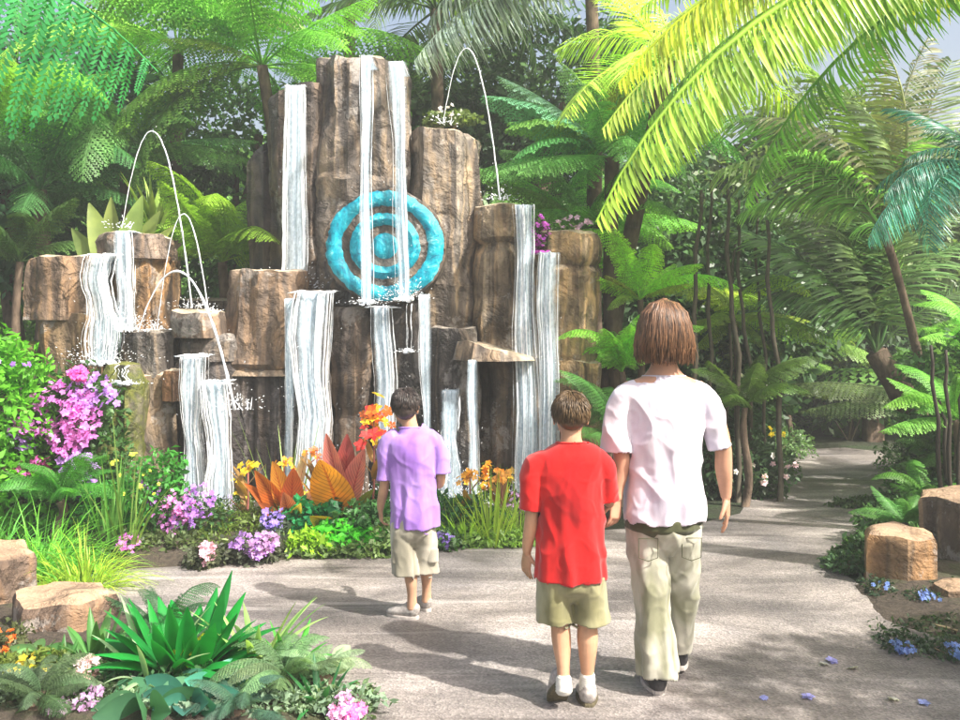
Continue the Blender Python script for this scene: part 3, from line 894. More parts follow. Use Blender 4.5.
# ------------------------------------------------------------------ water
def drops(A, centre, spread, n, r, rg, size=.012, up=True):
    for _ in range(n):
        d = Vector((rg.gauss(0, 1) * spread[0], rg.gauss(0, 1) * spread[1], (abs(rg.gauss(0, 1)) if up else rg.gauss(0, 1)) * spread[2]))
        p = Vector(centre) + d
        s = size * rg.uniform(.3, 1.1) * .62
        e = (d.normalized() if d.length > 0 else Vector((0, 0, 1))) * s * rg.uniform(.8, 2.2)
        tube(A, [p - e, p - e * .4, p + e * .4, p + e], [s * .15, s * .6, s * .6, s * .15], 4)
def waterfall(label, x0, x1, y0, y1, Y, n=None, splash=1.0, dens=1.0, seed=1, lean=0.0, back=.28, x1b=None, x0b=None, sheet=True, ledge=False):
    rg = random.Random(seed)
    x0b = x0 if x0b is None else x0b; x1b = x1 if x1b is None else x1b
    top = P((x0 + x1) / 2, y0, Y); bot = P((x0b + x1b) / 2, y1, Y)
    w = (x1 - x0); n = n or int(max(5, w * 1.5 * dens))
    so = Vector((seed * 3.1, 0, seed))
    def X(u, t):
        """pixel column of fraction u at drop fraction t, with an uneven edge"""
        e0 = x0 * (1 - t) + x0b * t; e1 = x1 * (1 - t) + x1b * t
        ww = e1 - e0
        e0 += ww * (.30 * noise.noise(Vector((1, t * 2.6, 0)) + so) + .05 * noise.noise(Vector((1, t * 11, 0)) + so)) - ww * .02 * t
        e1 += ww * (.30 * noise.noise(Vector((5, t * 2.2, 0)) + so) + .05 * noise.noise(Vector((5, t * 11, 0)) + so)) + ww * .06 * t
        return e0 + (e1 - e0) * u + ww * .05 * noise.noise(Vector((u * 3, t * 3, 2)) + so)
    A = Acc(); n = int(n * .95)
    cl = [rg.uniform(.05, .95) for _ in range(max(2, int(w / 6)))]
    for i in range(n):
        u = (min(1, max(0, rg.gauss(rg.choice(cl), .05))) if rg.random() < .75 else rg.random()) if n > 8 else (i + rg.uniform(.2, .8)) / n
        t0 = 0 if rg.random() < .45 else rg.uniform(0, .6); t1 = 1 if rg.random() < .5 else rg.uniform(min(.95, t0 + .25), .98)
        thick = rg.choice((.16, .2, .26, .34, .45, .7, 1.1)) * .0075 * (1.25 if w > 20 else 1)
        dy = rg.uniform(-.03, .03); du = rg.uniform(-.05, .05)
        k = 14
        pts = []; rad = []
        for j in range(k + 1):
            t = t0 + (t1 - t0) * j / k
            p = P(X(u + du * t, t), y0 + (y1 - y0) * t, Y)
            pts.append((p.x, p.y + dy - lean * t ** .6, p.z))
            rad.append(thick * (.35 + 1.5 * abs(noise.noise(Vector((u * 30, t * 7, seed))))) * (1.0 if 0 < j < k else .15) * (1 - .3 * t))
        if t0 == 0:
            p = P(X(u, 0), y0, Y); h = rg.uniform(.008, .022)
            pts = [(p.x + rg.uniform(-.02, .02), p.y + back, p.z + h), (p.x, p.y + .06, p.z + h), (p.x, p.y + .015, p.z + h * .5)] + pts
            rad = [thick * .4, thick * .8, thick * .9] + rad; rad[3] = thick * .9
        tube(A, pts, rad, 6, .8)
    o = obj('waterfall', A.mesh('water_strands', M['water'], True, origin=bot), None, None, bot)
    info(o, label, 'waterfall', 'waterfalls on the rocks')
    if sheet and w > 7:
        S = Acc(); nx = max(8, int(w / 1.1)); nyy = 40
        V = []; UV_ = []
        for f in (0, 1):
            for j in range(-2, nyy + 1):
                t = max(0, j) / nyy
                for i in range(nx + 1):
                    u = i / nx
                    p = P(X(u, t), y0 + (y1 - y0) * t, Y)
                    rip = .018 * noise.noise(Vector((u * w * .3, t * 2.0, seed))) + .006 * noise.noise(Vector((u * w * .9, t * 3.0, seed)))
                    yy = p.y - lean * t ** .6 + rip + f * .02; zz = p.z + .006
                    if j == -1: yy += .03; zz += .008
                    if j == -2: yy += back; zz += .008
                    V.append((p.x, yy, zz)); UV_.append((u, t))
        m = nx + 1; rows = nyy + 3; tot = m * rows; Q = []
        for f in (0, 1):
            for j in range(rows - 1):
                for i in range(nx):
                    a = f * tot + j * m + i
                    Q.append((a, a + 1, a + m + 1, a + m))
        S.add(V, Q, UV_)
        obj('water_sheet', S.mesh('water_sheet', M['sheet'], True, uv=True, origin=bot), o)
    D = Acc()
    mw = (x1b - x0b) / F * Y
    if splash > 0:
        drops(D, bot + Vector((0, -.03 - lean, .0)), (mw * .5 + .03, .05, .075 * splash), int(190 * splash + w * 5), 1, rg, .0085)
        for _ in range(int(12 + w * .8)):
            p = bot + Vector((rg.uniform(-.55, .55) * mw, -lean - .03 + rg.uniform(-.03, .03), rg.uniform(-.012, .02)))
            s = rg.uniform(.008, .02)
            tube(D, [p + Vector((-s, 0, 0)), p + Vector((-s * .5, 0, .003)), p + Vector((s * .5, 0, .003)), p + Vector((s, 0, 0))], [s * .2, s * .7, s * .7, s * .2], 6)
    drops(D, P((x0 + x1) / 2, (y0 + y1) / 2, Y) + Vector((0, -.03, -.1)), (mw * .5, .03, .35), int(w * 1.2), 1, rg, .006, False)
    sp = obj('splash', D.mesh('splash', M['foam'], True, origin=bot), o); sp['kind'] = 'stuff'
    if ledge:
        E = Acc()
        for q in range(5):
            xa = x0 - rg.uniform(0, 7); xb = x1 + rg.uniform(0, 8); r0 = P(xa, y0, Y); r1 = P(xb, y0, Y); dz = rg.uniform(.0, .012)
            tube(E, [tuple(r0 + Vector((0, -.01, dz))), tuple(r0.lerp(r1, .3) + Vector((0, -.04, .006 + dz))), tuple(r0.lerp(r1, .7) + Vector((0, -.04, dz))), tuple(r1 + Vector((0, -.01, dz)))], [.001, .004, .0035, .001], 6)
        e_ = obj('water_lip', E.mesh('water_lip', M['foam'], True, origin=bot), o); e_['kind'] = 'stuff'
    return o
waterfall('long white fall down the second tallest column', 283, 306, 86, 288, 8.02, seed=1, dens=1.3)
waterfall('broad fall below it, spilling from the wet ledge column', 294, 330, 293, 505, 7.5, seed=2, x0b=300, x1b=332, dens=.9, lean=.08, ledge=True)
waterfall('faint bluish veil left of the broad ledge fall', 283, 296, 300, 500, 7.55, seed=3, dens=.5, splash=.3)
waterfall('thin left fall from the tallest column across the medallion', 360, 373, 56, 304, 7.54, seed=4, dens=1.0, back=.5, splash=.3)
waterfall('wider right fall from the tallest column across the medallion', 386, 405, 62, 300, 7.55, seed=5, x0b=396, x1b=412, dens=1.0, back=.5)
waterfall('narrow fall below the medallion, above the head of the boy in purple', 370, 394, 308, 500, 7.6, seed=6, x0b=378, x1b=394, ledge=True)
waterfall('slender fall under the right rim of the medallion', 418, 432, 296, 500, 7.62, seed=7, x0b=424, x1b=434, dens=.8)
waterfall('short trickle in the middle below the medallion', 405, 412, 306, 352, 7.62, seed=8, splash=.2)
waterfall('tall wide fall from the block right of the hollow-topped column', 510, 536, 206, 505, 7.66, seed=9, x0b=511, x1b=540, dens=1.3)
waterfall('shorter wide fall at the right, next to the pale topped block', 537, 561, 254, 503, 7.62, seed=10, dens=1.5)
waterfall('thin double trickle from the jutting slab', 466, 479, 362, 508, 7.40, seed=11, dens=.7)
waterfall('upper left fall beside the brown block with pale top', 86, 116, 256, 364, 7.55, seed=12, ledge=True, x1b=119, dens=1.2)
waterfall('fall from the flat-topped stone on the left', 114, 135, 232, 330, 7.72, seed=13, dens=1.1)
waterfall('left one of the pair of low falls above the flower bed', 179, 204, 357, 514, 7.45, seed=14, ledge=True, dens=1.4, x1b=208)
waterfall('right one of the pair of low falls above the flower bed', 205, 230, 384, 518, 7.4, seed=15, ledge=True, dens=1.5, x1b=234)
waterfall('ragged dribble under the upper left fall', 114, 132, 368, 384, 7.38, seed=16, splash=.2, sheet=False, n=7)
waterfall('misty fall behind the boy in purple, right of his head', 436, 462, 392, 505, 7.6, seed=17, dens=.5, splash=2)

def jet(label, a, pk, b, Ya, Yb, r=.009, splash=1.0, seed=1):
    """parabolic arc through three pixels"""
    rg = random.Random(seed)
    p0 = P(*a, Ya); p2 = P(*b, Yb); zt = P(*pk, (Ya + Yb) / 2).z
    h0 = math.sqrt(max(.01, zt - p0.z)); h2 = math.sqrt(max(.01, zt - p2.z))
    A = Acc(); pts = []; rad = []
    K = 36
    for i in range(K + 1):
        u = i / K; s = -h0 + (h0 + h2) * u
        q = p0.lerp(p2, u)
        pts.append((q.x + rg.uniform(-.002, .002), q.y, zt - s * s))
        rad.append(r * .68 * (.6 + .9 * u) * rg.uniform(.75, 1.25))
    tube(A, pts, rad, 6)
    for i in range(26):
        q = Vector(pts[rg.randint(K // 3, K)])
        drops(A, q, (.012, .012, .02), 1, 1, rg, .006, False)
    o = obj('water_jet', A.mesh('water_jet', M['foam'], True, origin=p0), None, None, p0)
    info(o, label, 'water jet', 'arching water jets')
    D = Acc()
    for p, k in ((p0, .7), (p2, 1)):
        drops(D, p, (.07 * splash, .05, .05 * splash), int(75 * splash * k), 1, rg, .011)
        for _ in range(int(5 * splash)):
            q = p + Vector((rg.uniform(-.09, .09), rg.uniform(-.05, .05), 0)) * splash
            e = Vector((rg.uniform(-.05, .05), rg.uniform(-.02, .02), rg.uniform(.02, .07))) * splash
            tube(D, [q, q + e * .5, q + e], [.005, .004, .001], 4)
    e_ = obj('splash', D.mesh('splash', M['foam'], True, origin=p0), o); e_['kind'] = 'stuff'
jet('tallest arching jet on the left, rising from the flat-topped stone', (122, 228), (150, 131), (192, 308), 7.7, 7.7, .0075, .8, 1)
jet('slim middle jet arching over the small round-edged basin stone', (157, 330), (180, 214), (208, 312), 7.62, 7.65, .006, .6, 2)
jet('thick low jet falling to the right in front of the dark block', (138, 332), (165, 271), (235, 410), 7.6, 7.45, .012, 1.5, 3)
jet('arching jet on the top right, from the hollow column to the right block', (443, 124), (462, 48), (500, 200), 8.1, 8.0, .007, .9, 4)
# ------------------------------------------------------------------ jungle behind
def jungle():
    g = np.random.default_rng(3); r = random.Random(3)
    fr = [fern_frond(21, 1.2, n=16, m=6).data(), palm_frond(22, 1.4, n=20).data(), fern_frond(23, 2.0, n=16, m=6).data()]
    # shared low-cost mass: many fronds on the slope far behind
    VV = []; QQ = []; n = 0
    for i in range(230):
        x = r.uniform(-10.5, 12.5); y = r.uniform(12.6, 17.5)
        z = hill_h(x, y) + r.uniform(.1, 3.4) * r.uniform(.5, 1)
        V, Q, _ = fr[r.choice((0, 0, 1, 2, 2))]
        ln = r.uniform(1.2, 2.4); yaw = r.uniform(0, 6.28); e = r.uniform(-.5, .7)
        d = Vector((math.cos(yaw) * math.cos(e), math.sin(yaw) * math.cos(e), math.sin(e)))
        m = np.array(frame(Vector((x, y, z)), Vector((x, y, z)) + d * ln, r.uniform(-.4, .4)))
        W = V @ m[:3, :3].T + m[:3, 3]
        VV.append(W); QQ.append(Q + n); n += len(W)
    o = obj('jungle_foliage', mesh_np('jungle_foliage', np.concatenate(VV), np.concatenate(QQ), M['fern']), None, (.18, .36, .09))
    info(o, 'dense mass of far-off fronds filling the slope behind the garden', 'foliage', kind='stuff')
    # leafy undergrowth mass
    blobs = []
    for i in range(150):
        x = r.uniform(-11, 13); y = r.uniform(12.5, 19)
        s = r.uniform(.5, 1.2)
        blobs.append((x, y, hill_h(x, y) + r.uniform(.0, 1.0) * (3.0 if r.random() < .6 else 2), s, s * .8, s * .8))
    V, Q = leaf_cloud(blobs, 60000, .22, 5, 2.2)
    o = obj('undergrowth', mesh_np('undergrowth', V, Q, M['leaf']), None, (.13, .25, .07))
    info(o, 'dark leafy undergrowth covering the far slope', 'undergrowth', kind='stuff')
jungle()

# big-leaf trees behind closing the top of the view
def tree(label, base, h, blobs, n, size, col, seed, tr=.12, cat='tree', elong=2.2):
    base = Vector(base)
    root = empty('jungle_tree', base, label, cat, 'trees behind the waterfall')
    A = Acc(); r = random.Random(seed)
    pts = [(0, 0, -.2)]
    for i in range(1, 7): pts.append((r.uniform(-.1, .1) * i * .5, r.uniform(-.1, .1) * i * .3, h * i / 6))
    tube(A, pts, [tr * (1.2 - .12 * i) for i in range(7)], 8)
    for b in blobs:
        s = Vector(pts[4]); e = Vector((b[0], b[1], b[2]))
        tube(A, [tuple(s), tuple(s.lerp(e, .5) + Vector((0, 0, .15))), tuple(e)], [tr * .5, tr * .3, tr * .12], 6)
    obj('trunk', A.mesh('trunk', M['bark'], True), root)
    V, Q = leaf_cloud(blobs, n, size, seed, elong)
    obj('crown', mesh_np('crown', V, Q, M['leaf']), root, col)
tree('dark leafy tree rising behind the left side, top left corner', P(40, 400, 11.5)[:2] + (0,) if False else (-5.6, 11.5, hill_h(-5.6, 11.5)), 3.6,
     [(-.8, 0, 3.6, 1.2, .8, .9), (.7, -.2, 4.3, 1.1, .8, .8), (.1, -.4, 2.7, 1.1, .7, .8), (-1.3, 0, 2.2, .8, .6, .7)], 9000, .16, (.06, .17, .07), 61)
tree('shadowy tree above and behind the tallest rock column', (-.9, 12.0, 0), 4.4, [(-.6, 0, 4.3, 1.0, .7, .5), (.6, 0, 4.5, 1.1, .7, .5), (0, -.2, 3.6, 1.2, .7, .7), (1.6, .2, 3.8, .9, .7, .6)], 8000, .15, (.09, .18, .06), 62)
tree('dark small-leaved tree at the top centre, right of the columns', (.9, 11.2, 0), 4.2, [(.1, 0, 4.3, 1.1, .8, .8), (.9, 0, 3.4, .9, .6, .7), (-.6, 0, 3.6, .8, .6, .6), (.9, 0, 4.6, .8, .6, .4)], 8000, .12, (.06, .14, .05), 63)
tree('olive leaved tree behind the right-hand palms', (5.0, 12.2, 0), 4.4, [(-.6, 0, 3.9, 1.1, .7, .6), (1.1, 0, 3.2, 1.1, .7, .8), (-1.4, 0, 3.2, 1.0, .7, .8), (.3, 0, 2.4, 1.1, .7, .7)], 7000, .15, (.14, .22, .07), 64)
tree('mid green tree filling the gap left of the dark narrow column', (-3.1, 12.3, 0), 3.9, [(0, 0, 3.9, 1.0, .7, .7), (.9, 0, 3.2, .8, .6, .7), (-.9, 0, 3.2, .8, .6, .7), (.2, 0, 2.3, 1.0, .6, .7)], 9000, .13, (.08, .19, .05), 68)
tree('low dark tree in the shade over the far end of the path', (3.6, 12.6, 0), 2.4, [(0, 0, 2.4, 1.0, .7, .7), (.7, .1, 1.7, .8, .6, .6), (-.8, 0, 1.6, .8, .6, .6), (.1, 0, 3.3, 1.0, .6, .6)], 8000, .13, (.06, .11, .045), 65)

PALM_HUGE = palm_frond(7, 1.15, n=84, ll=.145, w=.0075, hang=1.5, vee=.05, bare=.05).mesh('palm_frond_mesh', M['palm'])
tree('unseen leafy tree added beyond the right edge to shade the lower right corner', (3.75, 2.6, 0), 2.0, [(0, 0, 2.5, .9, .8, .5), (.4, .5, 2.1, .8, .7, .5), (-.4, -.3, 2.0, .6, .6, .4)], 6000, .13, (.05, .12, .03), 66)  # added out of view so its shadow darkens the lower right

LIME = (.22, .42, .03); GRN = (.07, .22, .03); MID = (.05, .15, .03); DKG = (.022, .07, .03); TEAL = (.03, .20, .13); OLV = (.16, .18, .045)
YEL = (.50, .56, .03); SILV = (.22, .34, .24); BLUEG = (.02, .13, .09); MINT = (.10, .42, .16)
V3 = Vector
def gp(px, Y): return V3(((px - 480) / F * Y, Y, 0))

# hanging fern, top left, close to the camera
c = P(-150, -60, 5.0)
crown_plant('tree_fern', 'tree fern at the top left corner with bright green drooping frond', 'tree fern', gp(-150, 5.0), c, 5, 1.5, FERN, GRN, elev=(.1, .5), yaws=(100, 250), trunk=.09, seed=1,
            explicit=[(P(158, 72, 4.7), FERN_HANG, (.07, .40, .12), 0), (P(118, -22, 5.4), FERN_HANG, (.08, .34, .09), -.1)])
# layered ferns behind the left columns
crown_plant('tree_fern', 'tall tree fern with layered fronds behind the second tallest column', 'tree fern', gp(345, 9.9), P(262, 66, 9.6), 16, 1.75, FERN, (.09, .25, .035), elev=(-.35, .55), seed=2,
            explicit=[(P(120, 112, 9.2), FERN[0], (.20, .42, .06), 0), (P(105, 150, 9.0), FERN[1], (.14, .34, .05), .2), (P(160, 40, 9.2), FERN[0], (.25, .45, .06), 0), (P(130, 200, 9.2), FERN[1], (.10, .25, .05), .1)])
crown_plant('tree_fern', 'tree fern with pale lit fronds at the top, left of the columns', 'tree fern', gp(180, 10.6), P(178, 50, 10.6), 14, 1.7, FERN, (.16, .32, .06), elev=(-.3, .7), seed=3)
crown_plant('tree_fern', 'yellowish tree fern standing left of the dark narrow column', 'tree fern', gp(232, 8.9), P(222, 262, 8.9), 13, 1.0, FERN, (.12, .24, .03), elev=(-.1, 1.1), seed=4, trunk=.05,
            explicit=[(P(168, 215, 8.6), FERN[1], (.20, .36, .05), .2), (P(205, 205, 8.6), FERN[0], (.18, .34, .04), .0), (P(160, 262, 8.5), FERN[1], (.18, .32, .04), .1)])
crown_plant('tree_fern', 'dark green tree fern at the far left above the blocks', 'tree fern', gp(40, 9.4), P(40, 190, 9.4), 15, 1.5, FERN, (.035, .12, .045), elev=(-.3, .7), seed=5)
crown_plant('tree_fern', 'shaded tree fern with its crown above the tallest left jet', 'tree fern', gp(122, 10.0), P(126, 158, 10.0), 14, 1.5, FERN, (.06, .17, .05), elev=(-.4, .6), seed=6)
crown_plant('tree_fern', 'tree fern cut by the left edge with yellow tipped fronds', 'tree fern', gp(-40, 8.6), P(-40, 120, 8.6), 13, 1.5, FERN, (.10, .26, .04), elev=(-.3, .5), seed=7)
crown_plant('fern', 'low dull fern below the far left crowns', 'fern', gp(20, 8.9), P(20, 262, 8.9), 12, .95, FERN, (.05, .11, .04), elev=(-.2, .8), seed=8, trunk=.04)
def broad_plant(name, label, cat, base, leaves, color, mat='leaf', group=None, seed=1, stemc=(.12, .16, .04), veins=False):
    """leaves: list of (tip point, width, base height, colour) as separate broad blades growing from base"""
    base = V3(base); root = empty(name, base, label, cat, group)
    r = random.Random(seed)
    for (tip, w, h0, col) in leaves:
        tip = V3(tip) - base; A = Acc(); S = Acc()
        s = V3((tip.x * h0 * .5, tip.y * h0 * .5, tip.z * h0 * .75))
        tube(S, [(0, 0, 0), tuple(s * .5 + V3((0, 0, .01))), tuple(s)], [.011, .009, .006], 6)
        d = (tip - s); ln = d.length
        side = d.cross(V3((r.uniform(-.4, .4), -1, r.uniform(.1, .8)))).normalized()
        blade(A, s, d.normalized() + V3((0, 0, .12)), side, ln * 1.03, w, 10, droop=.35, fold=r.uniform(.1, .3),
              prof=lambda u: max(.03, math.sin(math.pi * min(1, u ** .8)) ** .75))
        lf = obj('leaf', A.mesh('leaf', M[mat], True, uv=True), root, col or jit(color, .2, r))
        obj('leaf_stalk', S.mesh('leaf_stalk', M['stem'], True), lf, stemc)
    return root
b = gp(118, 8.4); 
broad_plant('broadleaf_plant', 'olive broad-leaved plant behind the flat-topped stone', 'plant', (b.x, b.y, 1.7),
            [(P(76, 228, 8.4), .22, .1, None), (P(92, 205, 8.4), .24, .1, None), (P(112, 200, 8.45), .22, .1, None), (P(140, 198, 8.4), .24, .1, None), (P(156, 212, 8.4), .2, .1, None), (P(170, 225, 8.35), .2, .1, None)],
            (.22, .30, .08), seed=4)
tuft('strap_plant', 'upright pale green strap leaves above the broad-leaved plant', 'plant', (P(155, 225, 8.6)), 14, .5, .06, (.2, .3, .06), .5, .6, 5)

# centre: behind the right of the columns
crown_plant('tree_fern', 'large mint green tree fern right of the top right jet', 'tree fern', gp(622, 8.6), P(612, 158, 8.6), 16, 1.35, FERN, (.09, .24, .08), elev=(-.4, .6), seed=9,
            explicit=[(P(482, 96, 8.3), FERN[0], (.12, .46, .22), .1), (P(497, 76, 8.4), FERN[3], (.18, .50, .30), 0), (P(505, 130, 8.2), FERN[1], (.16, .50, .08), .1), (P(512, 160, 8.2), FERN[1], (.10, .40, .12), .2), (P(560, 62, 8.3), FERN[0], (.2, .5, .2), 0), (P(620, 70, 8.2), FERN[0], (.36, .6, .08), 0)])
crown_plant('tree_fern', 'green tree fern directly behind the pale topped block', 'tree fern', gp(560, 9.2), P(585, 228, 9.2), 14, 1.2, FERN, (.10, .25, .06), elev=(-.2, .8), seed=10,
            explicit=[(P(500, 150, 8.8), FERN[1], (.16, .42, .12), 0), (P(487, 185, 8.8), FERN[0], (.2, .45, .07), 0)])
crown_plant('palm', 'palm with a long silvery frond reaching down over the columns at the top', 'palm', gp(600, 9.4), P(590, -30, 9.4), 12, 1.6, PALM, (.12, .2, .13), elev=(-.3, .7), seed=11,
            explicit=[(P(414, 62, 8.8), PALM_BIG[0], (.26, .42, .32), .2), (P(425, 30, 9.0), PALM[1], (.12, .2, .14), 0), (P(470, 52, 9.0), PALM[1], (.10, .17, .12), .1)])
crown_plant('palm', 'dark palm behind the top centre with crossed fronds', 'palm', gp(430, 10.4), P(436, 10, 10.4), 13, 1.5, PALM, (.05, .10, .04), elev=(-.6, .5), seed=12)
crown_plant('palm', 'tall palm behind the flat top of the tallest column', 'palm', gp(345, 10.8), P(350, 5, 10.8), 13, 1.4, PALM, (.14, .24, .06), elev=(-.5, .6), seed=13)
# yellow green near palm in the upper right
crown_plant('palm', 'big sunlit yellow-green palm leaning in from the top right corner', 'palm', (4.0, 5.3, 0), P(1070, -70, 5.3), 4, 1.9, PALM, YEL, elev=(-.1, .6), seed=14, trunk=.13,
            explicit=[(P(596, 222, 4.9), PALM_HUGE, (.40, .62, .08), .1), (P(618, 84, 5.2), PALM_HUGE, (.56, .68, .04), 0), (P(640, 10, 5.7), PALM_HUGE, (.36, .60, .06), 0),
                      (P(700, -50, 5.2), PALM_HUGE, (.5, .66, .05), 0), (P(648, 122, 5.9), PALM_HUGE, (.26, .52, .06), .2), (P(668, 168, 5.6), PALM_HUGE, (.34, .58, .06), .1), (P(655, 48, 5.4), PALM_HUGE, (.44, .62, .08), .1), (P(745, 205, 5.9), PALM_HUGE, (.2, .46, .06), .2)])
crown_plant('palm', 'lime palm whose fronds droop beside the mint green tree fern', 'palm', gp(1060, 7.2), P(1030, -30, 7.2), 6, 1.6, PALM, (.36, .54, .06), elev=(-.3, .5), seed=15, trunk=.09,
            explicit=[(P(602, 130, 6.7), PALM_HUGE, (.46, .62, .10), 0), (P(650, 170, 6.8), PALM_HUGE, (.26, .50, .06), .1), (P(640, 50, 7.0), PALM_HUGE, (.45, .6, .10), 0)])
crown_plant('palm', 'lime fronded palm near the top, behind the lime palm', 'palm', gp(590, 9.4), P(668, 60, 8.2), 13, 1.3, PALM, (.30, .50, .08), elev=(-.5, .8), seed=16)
# right palms
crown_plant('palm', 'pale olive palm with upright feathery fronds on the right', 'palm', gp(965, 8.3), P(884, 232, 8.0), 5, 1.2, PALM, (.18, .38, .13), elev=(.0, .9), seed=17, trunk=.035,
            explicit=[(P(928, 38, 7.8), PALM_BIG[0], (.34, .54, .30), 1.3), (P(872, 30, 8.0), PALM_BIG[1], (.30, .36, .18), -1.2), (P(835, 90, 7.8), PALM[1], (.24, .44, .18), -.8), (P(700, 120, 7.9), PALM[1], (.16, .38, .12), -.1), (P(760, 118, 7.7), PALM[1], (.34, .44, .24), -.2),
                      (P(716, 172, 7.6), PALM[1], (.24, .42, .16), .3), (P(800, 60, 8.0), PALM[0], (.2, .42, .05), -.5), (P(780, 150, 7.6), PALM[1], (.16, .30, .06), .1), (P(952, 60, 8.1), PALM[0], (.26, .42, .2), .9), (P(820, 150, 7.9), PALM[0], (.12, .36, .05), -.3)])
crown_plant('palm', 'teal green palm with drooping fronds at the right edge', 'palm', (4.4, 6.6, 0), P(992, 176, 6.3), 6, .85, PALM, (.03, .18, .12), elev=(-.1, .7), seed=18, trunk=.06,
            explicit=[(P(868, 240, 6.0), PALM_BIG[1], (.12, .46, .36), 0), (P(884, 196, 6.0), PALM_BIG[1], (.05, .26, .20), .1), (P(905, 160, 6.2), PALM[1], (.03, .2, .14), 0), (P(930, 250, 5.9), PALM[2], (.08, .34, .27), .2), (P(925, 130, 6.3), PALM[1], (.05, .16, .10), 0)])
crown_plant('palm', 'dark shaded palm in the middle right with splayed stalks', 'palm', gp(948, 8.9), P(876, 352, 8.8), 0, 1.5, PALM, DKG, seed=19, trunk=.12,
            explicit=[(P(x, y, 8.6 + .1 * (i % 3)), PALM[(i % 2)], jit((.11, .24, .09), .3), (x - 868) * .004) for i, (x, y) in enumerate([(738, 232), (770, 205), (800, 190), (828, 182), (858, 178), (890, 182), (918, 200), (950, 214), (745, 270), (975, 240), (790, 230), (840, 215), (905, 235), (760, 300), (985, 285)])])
def cane(label, pts, r0, col=(.10, .085, .06)):
    A = Acc(); base = V3(pts[0])
    P_ = []
    for i in range(len(pts) - 1):
        for k in range(4): P_.append(V3(pts[i]).lerp(V3(pts[i + 1]), k / 4))
    P_.append(V3(pts[-1])); n = len(P_)
    tube(A, [tuple(p + V3((.012 * math.sin(i * 1.9), 0, 0))) for i, p in enumerate(P_)], [r0 * (1.15 - .55 * i / n) * (1.15 if i % 3 == 0 else 1) for i in range(n)], 6)
    o = obj('bare_stem', A.mesh('bare_stem', M['stem'], True, origin=base), None, col, base)
    return info(o, label, 'stem', 'thin bare trunks behind the woman')
ct = [('leftmost', 688, 702, 440, 190), ('second', 706, 712, 442, 180), ('third', 722, 740, 452, 200), ('fourth', 738, 728, 440, 185), ('fifth', 752, 738, 452, 210), ('sixth', 764, 757, 440, 190), ('rightmost', 780, 768, 452, 220)]
for i, (wd, xb, xt, yb, yt) in enumerate(ct):
    Yc = 8.2 + .25 * (i % 3)
    g0 = gp(xb, Yc)
    cane('%s of the seven thin bare trunks behind the woman' % wd, [g0, P(xb + (xt - xb) * .3 + 3, (yb * 2 + yt) / 3, Yc), P(xb + (xt - xb) * .7 - 3, (yb + 2 * yt) / 3, Yc), P(xt, yt, Yc)], .021 - .003 * (i % 3))
for i, (x, y, xx) in enumerate([(930, 345, 944), (945, 350, 952), (962, 380, 958), (938, 400, 950)]):
    o = cane('%s of the four dark reeds by the right edge' % ('leftmost', 'tallest', 'rightmost', 'shortest')[i], [gp(xx, 6.9 + .1 * i), P((x + xx) / 2, 420, 6.9 + .1 * i), P(x, y, 6.9 + .1 * i)], .016, (.05, .04, .03))
    o['group'] = 'dark reeds by the right edge'

# ferns around and behind the woman
def fern_bush(label, base, crownz, n, length, color, seed, elev=(.0, .9), explicit=(), group='ferns in the undergrowth', meshes=None):
    b = V3(base); c = V3((b.x, b.y, crownz))
    return crown_plant('fern', label, 'fern', b, c, n, length, meshes or FERN, color, elev=elev, seed=seed, trunk=.03, explicit=explicit, group=group)
fern_bush('lime fern frond cluster just left of the woman\'s head', gp(640, 8.4), P(0, 300, 8.4).z, 9, .8, (.2, .42, .05), 30, explicit=[(P(690, 284, 8.0), FERN[3], (.30, .60, .06), 0), (P(605, 275, 8.1), FERN[3], (.30, .60, .06), 0), (P(608, 310, 8.1), FERN[1], (.2, .48, .06), 0)])
fern_bush('mid green fern between the rock wall and the woman\'s shoulder', gp(622, 8.0), P(0, 372, 8.0).z, 12, .75, (.12, .30, .05), 31, explicit=[(P(604, 330, 7.7), FERN[3], (.2, .44, .06), 0), (P(602, 360, 7.7), FERN[1], (.16, .38, .06), 0)])
fern_bush('yellow-green layered fern right of the woman\'s head', gp(735, 9.2), P(0, 318, 9.2).z, 12, .9, (.18, .30, .04), 32, elev=(-.3, .5), explicit=[(P(768, 318, 8.8), FERN[3], (.28, .44, .05), 0), (P(690, 325, 8.8), FERN[3], (.26, .42, .05), 0), (P(692, 352, 8.8), FERN[3], (.24, .38, .05), 0), (P(770, 350, 8.8), FERN[3], (.2, .34, .05), 0)])
fern_bush('shaded fern beside the woman\'s right sleeve', gp(745, 8.0), P(0, 408, 8.0).z, 12, .7, (.06, .12, .035), 33)
fern_bush('grey-green fern left of the far path', gp(740, 10.2), P(0, 385, 10.2).z, 12, .9, (.10, .17, .07), 34)
fern_bush('feathery fern overhanging the far end of the path', gp(792, 11.8), P(0, 372, 11.4).z, 13, 1.1, (.10, .20, .06), 35, elev=(-.1, .6))
fern_bush('dull green fern spreading right of the far path', gp(950, 9.4), P(0, 405, 9.6).z, 13, .9, (.07, .16, .05), 36, explicit=[(P(800, 412, 9.2), FERN[3], (.13, .24, .09), 0), (P(780, 385, 9.4), FERN[3], (.13, .22, .09), 0)])
fern_bush('bright green fern above the right-hand stones', gp(955, 7.4), P(0, 420, 7.4).z, 12, .62, (.16, .40, .06), 37, explicit=[(P(880, 432, 7.0), FERN[3], (.22, .5, .09), 0), (P(884, 408, 7.1), FERN[1], (.25, .52, .07), 0), (P(905, 392, 7.1), FERN[0], (.2, .46, .06), 0)])
fern_bush('spiky dark fern low beside the right-hand stones', gp(945, 7.9), P(0, 462, 7.9).z, 14, .6, (.05, .13, .04), 38)
